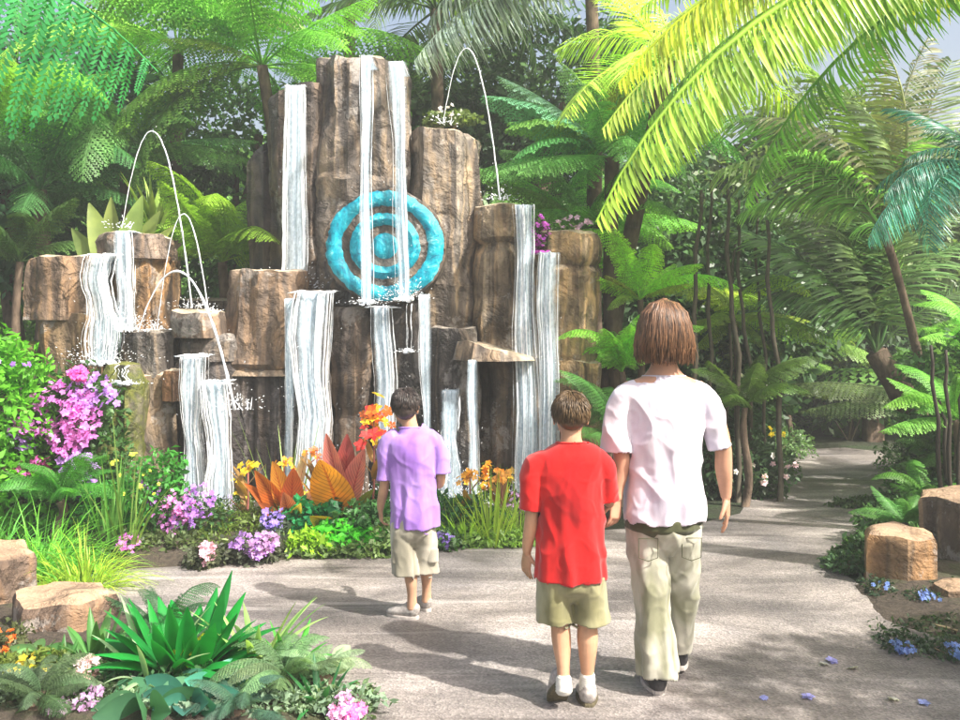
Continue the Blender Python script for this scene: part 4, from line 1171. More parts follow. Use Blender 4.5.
fern_bush('bright fern high on the right, by the dark reeds', gp(975, 8.2), P(0, 350, 8.2).z, 12, .85, (.14, .36, .07), 39)
fern_bush('pale fern lit at the end of the path', gp(850, 12.4), P(0, 388, 12.4).z, 12, .9, (.22, .32, .12), 40)
fern_bush('fern at the foot of the right rock column, beside the red shirt', gp(612, 7.5), P(0, 436, 7.5).z, 13, .62, (.10, .26, .06), 41)

def blob(*a): return a
# shrubs along the right path
WHT = (.78, .74, .72); PNK = (.85, .42, .62); MAG = (.72, .14, .62); PUR = (.38, .18, .72); LIL = (.58, .30, .80); YLW = (.85, .66, .03); ORG = (.85, .22, .02)
shrub('flowering_shrub', 'dark shrub with pale pink flowers right of the woman\'s hand', 'shrub', gp(746, 8.4), [(0, 0, .28, .26, .22, .3), (.2, .05, .18, .2, .2, .2), (-.3, 0, .3, .28, .22, .3)], 2600, .07, (.06, .12, .05), seed=71,
      flowers=[((.86, .62, .72), 5, .055, [(-.12, -.15, .38, .12, .08, .08), (.18, -.2, .22, .18, .08, .1), (.3, -.1, .33, .14, .1, .06)]), (WHT, 4, .05, [(.02, -.2, .3, .2, .08, .15)])])
shrub('flowering_shrub', 'dark bush behind the woman\'s right arm with white dots of flower', 'shrub', gp(728, 9.0), [(0, 0, .5, .35, .3, .45), (.2, .1, .3, .2, .2, .3), (-.4, 0, .4, .4, .3, .4)], 4500, .08, (.05, .11, .045), seed=72,
      flowers=[(WHT, 5, .07, [(-.1, -.3, .75, .25, .1, .12), (.2, -.3, .95, .2, .1, .15), (-.3, -.3, .5, .2, .1, .15)]), (YLW, 6, .05, [(.35, -.35, .55, .1, .06, .08)])])
shrub('flowering_shrub', 'rounded dark bush right of the far path with one lilac bloom', 'shrub', gp(945, 8.9), [(0, 0, .35, .4, .35, .38), (.45, .05, .3, .4, .3, .32), (.1, .2, .6, .4, .3, .3)], 4500, .07, (.06, .15, .05), seed=73,
      flowers=[((.75, .48, .85), 3, .09, [(-.15, -.35, .75, .06, .05, .05)]), (WHT, 3, .04, [(.1, -.35, .3, .25, .08, .1)])])
shrub('shrub', 'dark clump at the bend of the path behind the ochre stone', 'shrub', gp(960, 7.2), [(0, 0, .18, .3, .3, .2), (.4, .1, .25, .35, .3, .28)], 2600, .07, (.035, .09, .03), seed=74, flowers=[((.5, .3, .6), 5, .035, [(-.25, -.2, .15, .12, .1, .06)])])
shrub('shrub', 'low green clump at the left kerb of the far path', 'shrub', gp(862, 8.0), [(0, 0, .03, .26, .12, .05), (.22, .05, .04, .2, .1, .06)], 900, .05, (.09, .16, .05), seed=75)
shrub('shrub', 'white-specked foliage in the sunlit gap far behind the path', 'shrub', gp(825, 13.0), [(0, 0, 1.2, .5, .4, .5), (-.5, 0, 1.5, .5, .4, .5), (.5, 0, .9, .5, .4, .4), (.2, 0, 1.9, .6, .4, .4)], 5000, .10, (.09, .17, .08), seed=76,
      flowers=[(WHT, 10, .10, [(-.3, -.4, 1.1, .4, .1, .3), (.3, -.4, 1.4, .4, .1, .3), (-.4, -.4, 1.8, .3, .1, .2)])])
shrub('shrub', 'dark mass of leaves under the shaded palm', 'shrub', gp(850, 12.2), [(0, 0, 1.0, .8, .5, .7), (.9, 0, 1.1, .8, .5, .7), (-.9, .1, 1.1, .7, .5, .6)], 7000, .12, (.06, .12, .05), seed=77)
shrub('shrub', 'dark mass of leaves behind the thin bare trunks', 'shrub', gp(715, 10.0), [(0, 0, .9, .8, .4, .8), (.6, 0, 1.5, .6, .4, .7), (-.7, .1, 1.6, .7, .4, .7), (0, .1, 2.3, .9, .4, .6)], 9000, .12, (.06, .13, .05), seed=78)
shrub('shrub', 'dark bush at the right edge behind the tall stone', 'shrub', gp(985, 7.9), [(0, 0, .5, .5, .4, .5), (-.1, .1, 1.0, .5, .4, .45), (.6, .1, .8, .5, .4, .7)], 6000, .08, (.07, .17, .05), seed=79)
shrub('vine', 'purple flowers trailing between the two wide right falls', 'vine', P(540, 255, 7.95), [(-.02, 0, .1, .1, .08, .22), (.0, 0, -.2, .07, .07, .25)], 500, .045, (.08, .12, .05), seed=80,
      flowers=[((.62, .12, .70), 45, .04, [(0, -.05, .2, .09, .06, .12), (0, -.05, .0, .08, .06, .16), (-.03, -.05, -.2, .06, .05, .16)]), ((.75, .45, .7), 22, .05, [(.28, .1, .28, .16, .08, .07)])])
shrub('shrub', 'small fringe of plants on top of the hollow-topped column', 'plant', P(455, 126, 8.4), [(0, 0, .06, .22, .12, .07), (-.18, 0, .04, .1, .1, .08)], 500, .06, (.15, .22, .06), seed=81, flowers=[(WHT, 8, .04, [(-.05, -.1, .1, .12, .05, .06)])])

# ------------------------------------------------------------------ left bed
shrub('shrub', 'bright green leafy shrub at the left edge above the grass', 'shrub', gp(5, 6.9), [(0, 0, .9, .45, .35, .45), (-.3, .1, .5, .45, .35, .45), (.15, 0, .4, .35, .3, .35), (-.2, 0, 1.25, .35, .3, .25)], 6500, .085, (.13, .42, .03), seed=90, elong=2.6,
      flowers=[(PUR, 5, .04, [(.1, -.25, 1.25, .2, .08, .06)]), ((.8, .1, .03), 4, .03, [(-.05, -.3, 1.35, .1, .05, .05)])])
shrub('flowering_shrub', 'tall magenta and violet flowering shrub left of the low falls', 'shrub', gp(72, 6.95), [(.05, 0, .95, .3, .2, .28), (-.15, 0, .65, .3, .2, .28), (.22, 0, .55, .22, .2, .3), (0, .05, .3, .4, .25, .3)], 3600, .06, (.06, .15, .04), seed=91,
      flowers=[((.80, .24, .80), 90, .055, [(0, -.15, 1.0, .2, .1, .13), (.14, -.18, .86, .13, .1, .16), (-.2, -.15, .8, .16, .1, .08), (.02, -.18, .72, .1, .1, .12)]),
               ((.52, .26, .82), 70, .05, [(.22, -.15, 1.05, .17, .1, .14), (.12, -.18, .55, .13, .1, .12), (-.28, -.15, .72, .1, .1, .1), (.16, -.15, .38, .12, .1, .08)]),
               ((.85, .16, .62), 60, .05, [(-.22, -.18, .52, .17, .1, .08), (.12, -.15, 1.18, .06, .08, .05)])])
fern_bush('feathery green clump under the magenta shrub', gp(60, 6.6), .32, 16, .5, (.10, .34, .06), 42, elev=(-.1, .8), group='ferns in the flower bed')
shrub('shrub', 'small bright leafed herb left of the low falls', 'plant', gp(150, 6.75), [(0, 0, .3, .25, .2, .25), (.1, 0, .5, .15, .12, .16), (-.3, 0, .25, .25, .2, .2)], 1500, .06, (.07, .30, .05), seed=92, flowers=[((.7, .75, .1), 12, .035, [(-.05, -.15, .5, .25, .08, .14)])])
tuft('grass_clump', 'big bright grass mound above the left stones', 'grass clump', gp(38, 5.95), 620, .56, .008, (.16, .46, .05), 1.3, 2.1, 11, rad=.32)
tuft('grass_clump', 'grass mound cut by the left edge with a dark eye', 'grass clump', gp(-18, 5.8), 460, .60, .008, (.13, .42, .08), 1.3, 2.0, 12, rad=.26)
tuft('grass_clump', 'yellow-green grass leaning over the path behind the broad stone', 'grass clump', gp(84, 5.6), 380, .42, .007, (.32, .48, .05), 1.3, 2.0, 13, rad=.2)
tuft('reed_clump', 'tall thin green reeds left of the low falls', 'reeds', gp(112, 6.4), 22, .75, .02, (.12, .30, .05), .35, .5, 14, rad=.07)
tuft('reed_clump', 'tall arching reeds leaning right in front of the low falls', 'reeds', gp(128, 6.35), 12, .95, .018, (.20, .34, .07), .5, .7, 15, rad=.06)
# bed plants row
def flower_clump(label, px, py, w, h, fcols, leafc, seed, cnt=60, fs=.04, n=900, name='flowering_plant', ls=.045):
    b = G(px, py); r = random.Random(seed)
    k = b.y / F; w = w * k / 2; h = h * k
    bl = [(0, 0, h * .35, w, .16, h * .5), (w * .5, .05, h * .3, w * .5, .14, h * .45), (-w * .5, .03, h * .3, w * .5, .14, h * .4)]
    fl = []
    for i, fc in enumerate(fcols):
        fl.append((fc, cnt // 2, fs, [(r.uniform(-.5, .5) * w, -.08, h * r.uniform(.45, .75), w * .42, .1, h * .28) for _ in range(2)]))
    return shrub(name, label, 'flowers', b, bl, n, ls, leafc, seed=seed, flowers=fl, group='flower clumps in the bed')
flower_clump('violet and magenta flowers below the low falls', 185, 545, 78, 62, [(.50, .22, .80), (.80, .30, .78)], (.05, .13, .04), 101, 100)
flower_clump('purple flowers at the foot of the left low fall', 158, 522, 44, 48, [(.36, .10, .62), (.6, .25, .78)], (.05, .12, .04), 102, 60)
flower_clump('magenta flower cushion at the path edge, left end of the bed', 126, 556, 38, 26, [(.84, .20, .80)], (.07, .14, .05), 103, 60)
flower_clump('lilac flower patch next to the path, below the mat of fern leaves', 254, 562, 62, 34, [(.60, .34, .66), (.44, .24, .72)], (.10, .12, .08), 104, 90)
flower_clump('pale pink flowers on the path edge left of the lilac patch', 206, 566, 36, 26, [(.80, .44, .58)], (.10, .12, .07), 105, 50)
flower_clump('blue-violet flower spike before the orange cannas', 276, 548, 26, 42, [(.36, .26, .85)], (.08, .12, .08), 106, 60)
flower_clump('violet flowers behind the low falls pool, right side', 218, 516, 40, 26, [(.44, .22, .66)], (.05, .10, .04), 107, 50)
flower_clump('small yellow flowers in the green mat left of the cannas', 246, 512, 26, 40, [YLW], (.10, .16, .04), 108, 16, .05)
flower_clump('small violet flowers right of the boy in purple by the path', 448, 548, 32, 24, [(.30, .2, .65)], (.06, .14, .04), 109, 34)
flower_clump('red and mauve flowers behind the boy in purple', 458, 508, 52, 48, [(.75, .14, .26), (.50, .22, .50)], (.08, .12, .05), 110, 70, .05)
flower_clump('white flowers at the foot of the wide right falls', 508, 500, 50, 44, [(.62, .70, .85)], (.06, .14, .05), 111, 60, .04)
flower_clump('orange and yellow blooms above the grass right of the boy in purple', 490, 512, 66, 56, [(.85, .34, .03), (.85, .58, .06)], (.12, .22, .04), 112, 20, .06)
flower_clump('mauve flowers low between the red shirt and the falls', 520, 520, 30, 30, [(.52, .3, .6)], (.10, .16, .07), 113, 30)
shrub('ground_cover', 'olive green mat of fine leaves right of the low falls', 'plant', gp(228, 6.9), [(0, 0, .12, .45, .3, .13), (.4, 0, .1, .35, .3, .12), (.15, -.3, .06, .4, .25, .08)], 4200, .055, (.12, .19, .03), seed=121, elong=4)
shrub('ground_cover', 'vivid green leafy plant in front of the cannas', 'plant', gp(338, 6.5), [(0, 0, .1, .22, .16, .1), (.2, 0, .09, .16, .14, .09)], 900, .075, (.08, .50, .03), seed=122, elong=1.7)
shrub('ground_cover', 'lime star-leaved plant at the feet of the cannas', 'plant', gp(312, 6.38), [(0, 0, .08, .18, .12, .08)], 420, .075, (.32, .56, .04), seed=123, elong=2.4)
shrub('ground_cover', 'deep green plant under the large orange canna leaf', 'plant', gp(318, 6.75), [(0, 0, .16, .24, .16, .14)], 900, .07, (.03, .30, .10), seed=124, elong=1.6)
shrub('ground_cover', 'sage green mat along the path edge beside the boy in purple', 'plant', gp(365, 6.35), [(0, 0, .05, .3, .1, .06), (-.3, 0, .04, .25, .1, .05), (.2, .15, .12, .2, .15, .12)], 1800, .05, (.17, .27, .09), seed=125)
shrub('ground_cover', 'dark green filler behind the boy in purple', 'plant', gp(400, 6.9), [(0, 0, .18, .35, .2, .18), (.4, 0, .14, .3, .2, .16)], 1900, .07, (.05, .17, .05), seed=126)
shrub('ground_cover', 'green filler right of the cannas, left of the boy in purple', 'plant', gp(366, 6.6), [(0, 0, .16, .2, .15, .16)], 1100, .06, (.07, .2, .06), seed=127)
shrub('ground_cover', 'light green mat along the path edge right of the boy in purple', 'plant', gp(490, 6.65), [(0, 0, .05, .4, .12, .06), (.3, .05, .05, .3, .12, .06), (-.2, .05, .07, .2, .12, .07)], 2200, .05, (.22, .38, .08), seed=128)
shrub('ground_cover', 'dull leaf mat along the left end of the bed', 'plant', gp(120, 6.5), [(0, 0, .07, .35, .2, .08), (.35, 0, .06, .3, .2, .07)], 1800, .05, (.09, .13, .05), seed=129)
tuft('grass_clump', 'yellow-green grass right of the boy in purple', 'grass clump', gp(466, 6.75), 90, .36, .016, (.30, .52, .06), .8, .9, 21, rad=.16)
tuft('grass_clump', 'upright grass blades with orange tips before the wide falls', 'grass clump', gp(492, 6.7), 60, .52, .014, (.34, .50, .06), .6, .6, 22, rad=.14)
tuft('grass_clump', 'thin grass left of the red shirt', 'grass clump', gp(520, 6.8), 46, .42, .012, (.28, .46, .06), .7, .8, 23, rad=.1)
tuft('reed_clump', 'thin green reeds rising left of the canna leaves', 'reeds', gp(288, 7.1), 9, .85, .013, (.22, .34, .08), .35, .4, 24, rad=.1)
tuft('reed_clump', 'single pale reeds behind the orange leaves', 'reeds', gp(262, 7.0), 7, .55, .014, (.24, .34, .08), .3, .4, 25, rad=.1)

# cannas
OR1 = (.72, .30, .03); MAR = (.34, .07, .07); PK = (.62, .22, .20); BR = (.30, .10, .04); CR = (.75, .6, .4); YO = (.75, .48, .05)
b = gp(345, 6.9)
broad_plant('canna_lily', 'canna with one large glowing orange veined leaf and tall maroon leaves', 'plant', b,
            [(P(322, 458, 6.5), .30, .35, OR1), (P(328, 435, 6.8), .15, .45, PK), (P(347, 436, 6.9), .17, .45, MAR), (P(363, 450, 6.8), .18, .42, PK), (P(358, 500, 6.6), .2, .3, BR), (P(372, 488, 6.75), .08, .5, (.25, .3, .05)),
             (P(312, 512, 6.5), .16, .2, (.6, .42, .04)), (P(343, 520, 6.45), .16, .2, MAR)], OR1, 'canna', seed=131, stemc=(.35, .12, .12))
b = gp(290, 6.95)
broad_plant('canna_lily', 'spreading canna with rusty orange leaves left of the large leaf', 'plant', b,
            [(P(258, 470, 6.75), .15, .3, (.55, .16, .03)), (P(274, 462, 6.8), .15, .4, (.6, .26, .04)), (P(293, 468, 6.75), .17, .3, (.5, .12, .04)), (P(284, 490, 6.6), .15, .2, (.6, .2, .12)), (P(306, 454, 6.9), .08, .4, CR), (P(248, 482, 6.75), .10, .3, (.5, .14, .03)),
             (P(318, 484, 6.7), .09, .3, (.7, .3, .25)), (P(260, 500, 6.7), .09, .2, (.45, .14, .05)), (P(300, 500, 6.6), .10, .2, (.6, .5, .08)), (P(304, 450, 6.95), .07, .5, (.8, .7, .5))], OR1, 'canna', seed=132, stemc=(.3, .14, .08))
flower_clump('yellow flowers tucked between the canna leaves', 312, 530, 60, 46, [(.85, .62, .05), (.85, .40, .3)], (.2, .22, .04), 133, 34, .055)
def flower_spike(label, px, Y, ytop, cols, seed, size=.06, n=26, tall=.16):
    b = gp(px, Y); t = P(px + 2, ytop, Y) - b; r = random.Random(seed)
    root = empty('canna_flower', b, label, 'flower', 'flower spikes in the bed')
    A = Acc(); tube(A, [(0, 0, 0), (t.x * .4 + .01, 0, t.z * .5), tuple(t)], [.010, .008, .005], 6)
    obj('stem', A.mesh('stem', M['stem'], True), root, (.35, .12, .10))
    for c in cols:
        cs = [(t.x + r.gauss(0, size * .7), r.gauss(0, size * .6), t.z - tall * .35 + r.gauss(0, tall * .42)) for _ in range(n // len(cols))]
        obj('bloom', blossoms(cs, size * 1.2, r.randint(0, 999)).mesh('bloom', M['petal']), root, c)
    L_ = Acc()
    for i in range(7):
        z = t.z * r.uniform(.1, .75); y = r.uniform(0, 6.28)
        blade(L_, (t.x * z / t.z, 0, z), (math.cos(y) * .6, math.sin(y) * .6, 1), (-math.sin(y), math.cos(y), 0), .2, .05, 5, droop=.5)
    obj('leaves', L_.mesh('leaves', M['leaf']), root, (.35, .2, .06))
flower_spike('tall red and yellow canna bloom left of the head of the boy in purple', 372, 6.9, 414, [(.85, .60, .03), (.85, .20, .03), (.75, .05, .05)], 1, .075, 36, .2)
flower_spike('small orange bloom above the maroon canna leaves', 315, 6.9, 449, [(.85, .35, .04), (.85, .2, .08)], 2, .04, 14, .07)
flower_spike('yellow bloom farthest left beside the orange leaves', 246, 6.9, 462, [(.8, .6, .03)], 3, .045, 14, .06)
flower_spike('yellow-orange bloom above the rusty canna', 282, 6.9, 460, [(.85, .55, .03), (.85, .35, .03)], 4, .04, 14, .06)
flower_spike('orange bloom right of the boy in purple', 468, 6.95, 474, [(.85, .40, .03)], 5, .05, 16, .05)
flower_spike('apricot bloom in front of the wide right falls', 500, 7.0, 474, [(.85, .42, .08)], 6, .045, 14, .05)

# splash plants at rock foot: foam like pale leaves
# ------------------------------------------------------------------ foreground bed
def strap_rosette(label, px, py, n, length, width, color, seed, spread=.7, droop=.8, name='strap_leaf_plant', rad=.05):
    b = G(px, py, .05); r = random.Random(seed)
    root = empty(name, b, label, 'plant', 'foreground plants')
    for i in range(n):
        y = 2 * math.pi * (i + r.uniform(-.3, .3)) * .381966 * 1.0 if n > 8 else 2 * math.pi * i / n
        s = spread * (.25 + .85 * (i / n))
        A = Acc()
        blade(A, (math.cos(y) * rad * .4, math.sin(y) * rad * .4, -.02), (math.cos(y) * s, math.sin(y) * s, 1), (-math.sin(y), math.cos(y), 0), length * r.uniform(.8, 1.1) * (1 - .15 * i / n), width * r.uniform(.85, 1.15), 10,
              droop=droop * (.4 + i / n), fold=.28, prof=lambda u: max(.03, (.5 + 1.1 * u if u < .4 else .94 * (1 - ((u - .4) / .6) ** 2.2))))
        obj('leaf', A.mesh('leaf', M['leaf'], True), root, jit(color, .25, r))
    return root
strap_rosette('large dark green rosette of broad sword leaves in the foreground', 186, 672, 64, .42, .095, (.015, .24, .04), 1, 1.2, 1.2, rad=.15)
strap_rosette('green and cream striped strap plant left of the large rosette', 95, 664, 26, .27, .045, (.09, .24, .06), 2, 1.1, 1.4)
strap_rosette('pale green arching strap plant right of the large rosette', 256, 668, 40, .40, .034, (.28, .46, .14), 3, 1.5, 1.5)
strap_rosette('bright green small strap plant at the right of the foreground bed', 292, 664, 22, .22, .036, (.09, .38, .06), 4, 1.1, 1.2)
strap_rosette('silvery strap leaves spilling left of the large rosette', 150, 684, 30, .40, .030, (.30, .42, .24), 5, 1.7, 1.7)
fern_bush('silvery fern spreading at the right of the foreground bed', G(285, 690, .04), .08, 16, .30, (.17, .29, .14), 51, elev=(.0, .6), group='foreground ferns')
fern_bush('pale mint fern on the path edge of the foreground bed', G(322, 682, .04), .07, 12, .2, (.26, .38, .22), 52, elev=(.0, .6), group='foreground ferns')
fern_bush('blue-green fern at the bottom middle of the foreground bed', G(240, 714, .04), .05, 14, .22, (.08, .18, .12), 53, elev=(.0, .6), group='foreground ferns')
fern_bush('grey-green fern at the bottom left of the foreground bed', G(40, 712, .04), .10, 14, .26, (.10, .17, .08), 54, elev=(.0, .7), group='foreground ferns')
fern_bush('dark feather fern standing behind the large rosette', G(165, 650, .04), .10, 12, .33, (.05, .14, .06), 55, elev=(.2, .9), group='foreground ferns')
def big_leaf_plant(label, px, py, n, size, color, seed, flat=.6):
    b = G(px, py, .05); r = random.Random(seed); lv = []
    for i in range(n):
        y = 2 * math.pi * i / n + r.uniform(-.3, .3)
        d = V3((math.cos(y), math.sin(y), r.uniform(.15, 1.0) * flat)) * size * r.uniform(.8, 1.2)
        lv.append((b + d, size * .62, .22, jit(color, .25, r)))
    return broad_plant('broadleaf_plant', label, 'plant', b, lv, color, 'leaf', 'foreground plants', seed)
big_leaf_plant('blue-green broad leaves in front of the large rosette', 190, 708, 11, .17, (.05, .20, .15), 61)
big_leaf_plant('large dull green leaf clump at the bottom of the foreground bed', 148, 712, 8, .22, (.07, .20, .10), 62, .5)
big_leaf_plant('mint green broad leaves beside the broad hexagonal stone', 42, 658, 9, .15, (.16, .34, .13), 63)
big_leaf_plant('dull broad leaves at the bottom left corner', 52, 700, 9, .18, (.14, .22, .11), 64)
big_leaf_plant('teal leaf pair at the bottom centre of the bed', 215, 690, 6, .14, (.09, .32, .24), 65, .9)
big_leaf_plant('pale leaves hanging over the path at the right tip of the bed', 332, 668, 7, .12, (.36, .44, .30), 66)
def fclump(label, px, py, w, h, fcols, leafc, seed, cnt=50, fs=.028):
    o = flower_clump(label, px, py, w, h, fcols, leafc, seed, cnt, fs, 500, ls=.035); o['group'] = 'foreground flowers'; return o
fclump('bright pink flower cluster on the path at the right tip of the bed', 350, 714, 50, 28, [(.82, .28, .74), (.85, .48, .82)], (.12, .2, .1), 141, 110)
fclump('pale pink flowers left of the striped strap plant', 95, 690, 46, 42, [(.80, .52, .54), (.85, .72, .7)], (.12, .18, .08), 142, 70)
fclump('lilac flowers at the bottom edge of the foreground bed', 86, 716, 60, 36, [(.60, .36, .66)], (.12, .16, .10), 143, 70)
fclump('yellow flowers scattered in the heart of the large rosette', 192, 684, 50, 62, [(.78, .76, .05)], (.04, .22, .05), 144, 26, .034)
fclump('orange and red flowers at the left edge of the foreground bed', 6, 672, 26, 56, [(.85, .20, .03)], (.10, .12, .05), 145, 12, .035)
fclump('yellow flowers beside the dark leaves at the left edge', 42, 686, 50, 40, [(.80, .62, .04)], (.14, .20, .04), 146, 40, .03)
shrub('ground_cover', 'yellow-green fine foliage in the left of the foreground bed', 'plant', G(28, 680, .03), [(0, 0, .05, .2, .12, .07), (.18, 0, .04, .14, .1, .06)], 1200, .035, (.16, .22, .04), seed=147)
shrub('ground_cover', 'grey green fine foliage along the bottom of the foreground bed', 'plant', G(240, 712, .03), [(0, 0, .03, .35, .1, .05), (.3, .05, .03, .25, .1, .05), (-.4, 0, .03, .3, .1, .05)], 2600, .035, (.20, .30, .2), seed=148)
shrub('ground_cover', 'dark fine foliage below the striped strap plant', 'plant', G(100, 705, .03), [(0, 0, .03, .3, .15, .05)], 1400, .035, (.07, .12, .05), seed=149)
shrub('ground_cover', 'dusky foliage filling the bottom left corner', 'plant', G(10, 705, .03), [(0, 0, .04, .25, .15, .07)], 1400, .04, (.08, .12, .07), seed=150)

# right corner ground plants
for i, (px, py, w, lb) in enumerate([(955, 596, 40, 'blue flowers growing between the right-hand stones'), (925, 606, 34, 'pale blue flowers below the ochre hexagonal stone'),
                                     (905, 650, 50, 'blue flower drift at the bottom right'), (948, 656, 44, 'blue flowers at the right edge of the soil patch'), (880, 594, 30, 'small dark weeds at the foot of the ochre stone')]):
    flower_clump(lb, px, py, w, 18 if i != 2 else 14, [(.16, .26, .62)], (.05, .09, .05), 160 + i, 34 if i < 4 else 6, .026, 320, ls=.03)
shrub('ground_cover', 'sparse dark ground cover in the soil at the right', 'plant', G(960, 632, .03), [(0, 0, .015, .4, .2, .03)], 420, .035, (.04, .08, .03), seed=170)
shrub('shrub', 'small leafy clump left of the ochre stone, at the corner of the path', 'plant', gp(846, 6.0), [(0, 0, .05, .14, .16, .06)], 700, .04, (.06, .13, .05), seed=171)
lab = ['%s of the small blossoms fallen on the path at the lower right' % w for w in
       ('topmost lilac', 'leftmost grey', 'lowest lilac', 'second highest', 'leftmost lilac', 'rightmost pale', 'farthest right lilac')]
for i, (px, py, c_) in enumerate([(832, 661, (.35, .35, .75)), (824, 664, (.5, .5, .5)), (764, 698, (.35, .38, .8)), (853, 668, (.5, .5, .48)), (808, 697, (.38, .38, .8)), (893, 699, (.55, .54, .5)), (924, 703, (.3, .35, .7))]):
    g_ = G(px, py, .012)
    info(obj('fallen_blossom', blossoms([(0, 0, 0)] * 2, .05, i + 5, normal=(0, 0, 1)).mesh('fallen_blossom', M['petal']), None, c_, g_), lab[i], 'blossom', 'blossoms fallen on the path')

# planting along the right edge of the path
for i, (px, Y, w, h, c_, lb) in enumerate([(862, 6.25, .16, .10, (.07, .15, .05), 'low leafy clump behind the ochre hexagonal stone, on the path edge'), (884, 6.9, .2, .14, (.09, .2, .06), 'leafy clump where the path narrows on the right'),
        (908, 7.6, .22, .16, (.06, .15, .05), 'second clump along the right side of the narrow path'), (916, 8.6, .28, .2, (.10, .22, .06), 'third clump along the narrow path, before it bends'),
        (908, 9.8, .3, .2, (.12, .24, .08), 'pale clump at the far right bend of the path'), (760, 9.3, .25, .16, (.09, .18, .06), 'low clump on the left side of the far path'), (774, 10.7, .3, .18, (.12, .22, .08), 'pale clump at the far left bend of the path')]):
    shrub('shrub', lb, 'shrub', gp(px, Y), [(0, 0, h * .6, w, w * .8, h), (w * .8, w * .5, h * .7, w * .8, w, h * 1.1)], 1300, .055, c_, seed=200 + i, group='clumps along the narrow path')
fern_bush('small fern at the edge of the path behind the ochre stone', gp(905, 6.6), .16, 14, .34, (.10, .28, .06), 70, elev=(.0, .8))
fern_bush('fern between the tall right stone and the narrow path', gp(925, 7.2), .2, 14, .42, (.12, .30, .05), 71, elev=(.0, .8))
strap_rosette('small dark strap plant between the rosette and the pink tip flowers', 320, 700, 18, .2, .03, (.04, .18, .06), 8, 1.2, 1.2)
strap_rosette('short strap plant in front of the broad hexagonal stone', 60, 672, 18, .18, .03, (.07, .22, .05), 9, 1.2, 1.2)
shrub('ground_cover', 'fine green leaves around the base of the large rosette', 'plant', G(190, 690, .03), [(0, 0, .04, .35, .16, .06), (.3, .1, .05, .25, .12, .07), (-.3, .1, .04, .25, .12, .06)], 2600, .04, (.06, .17, .06), seed=151)
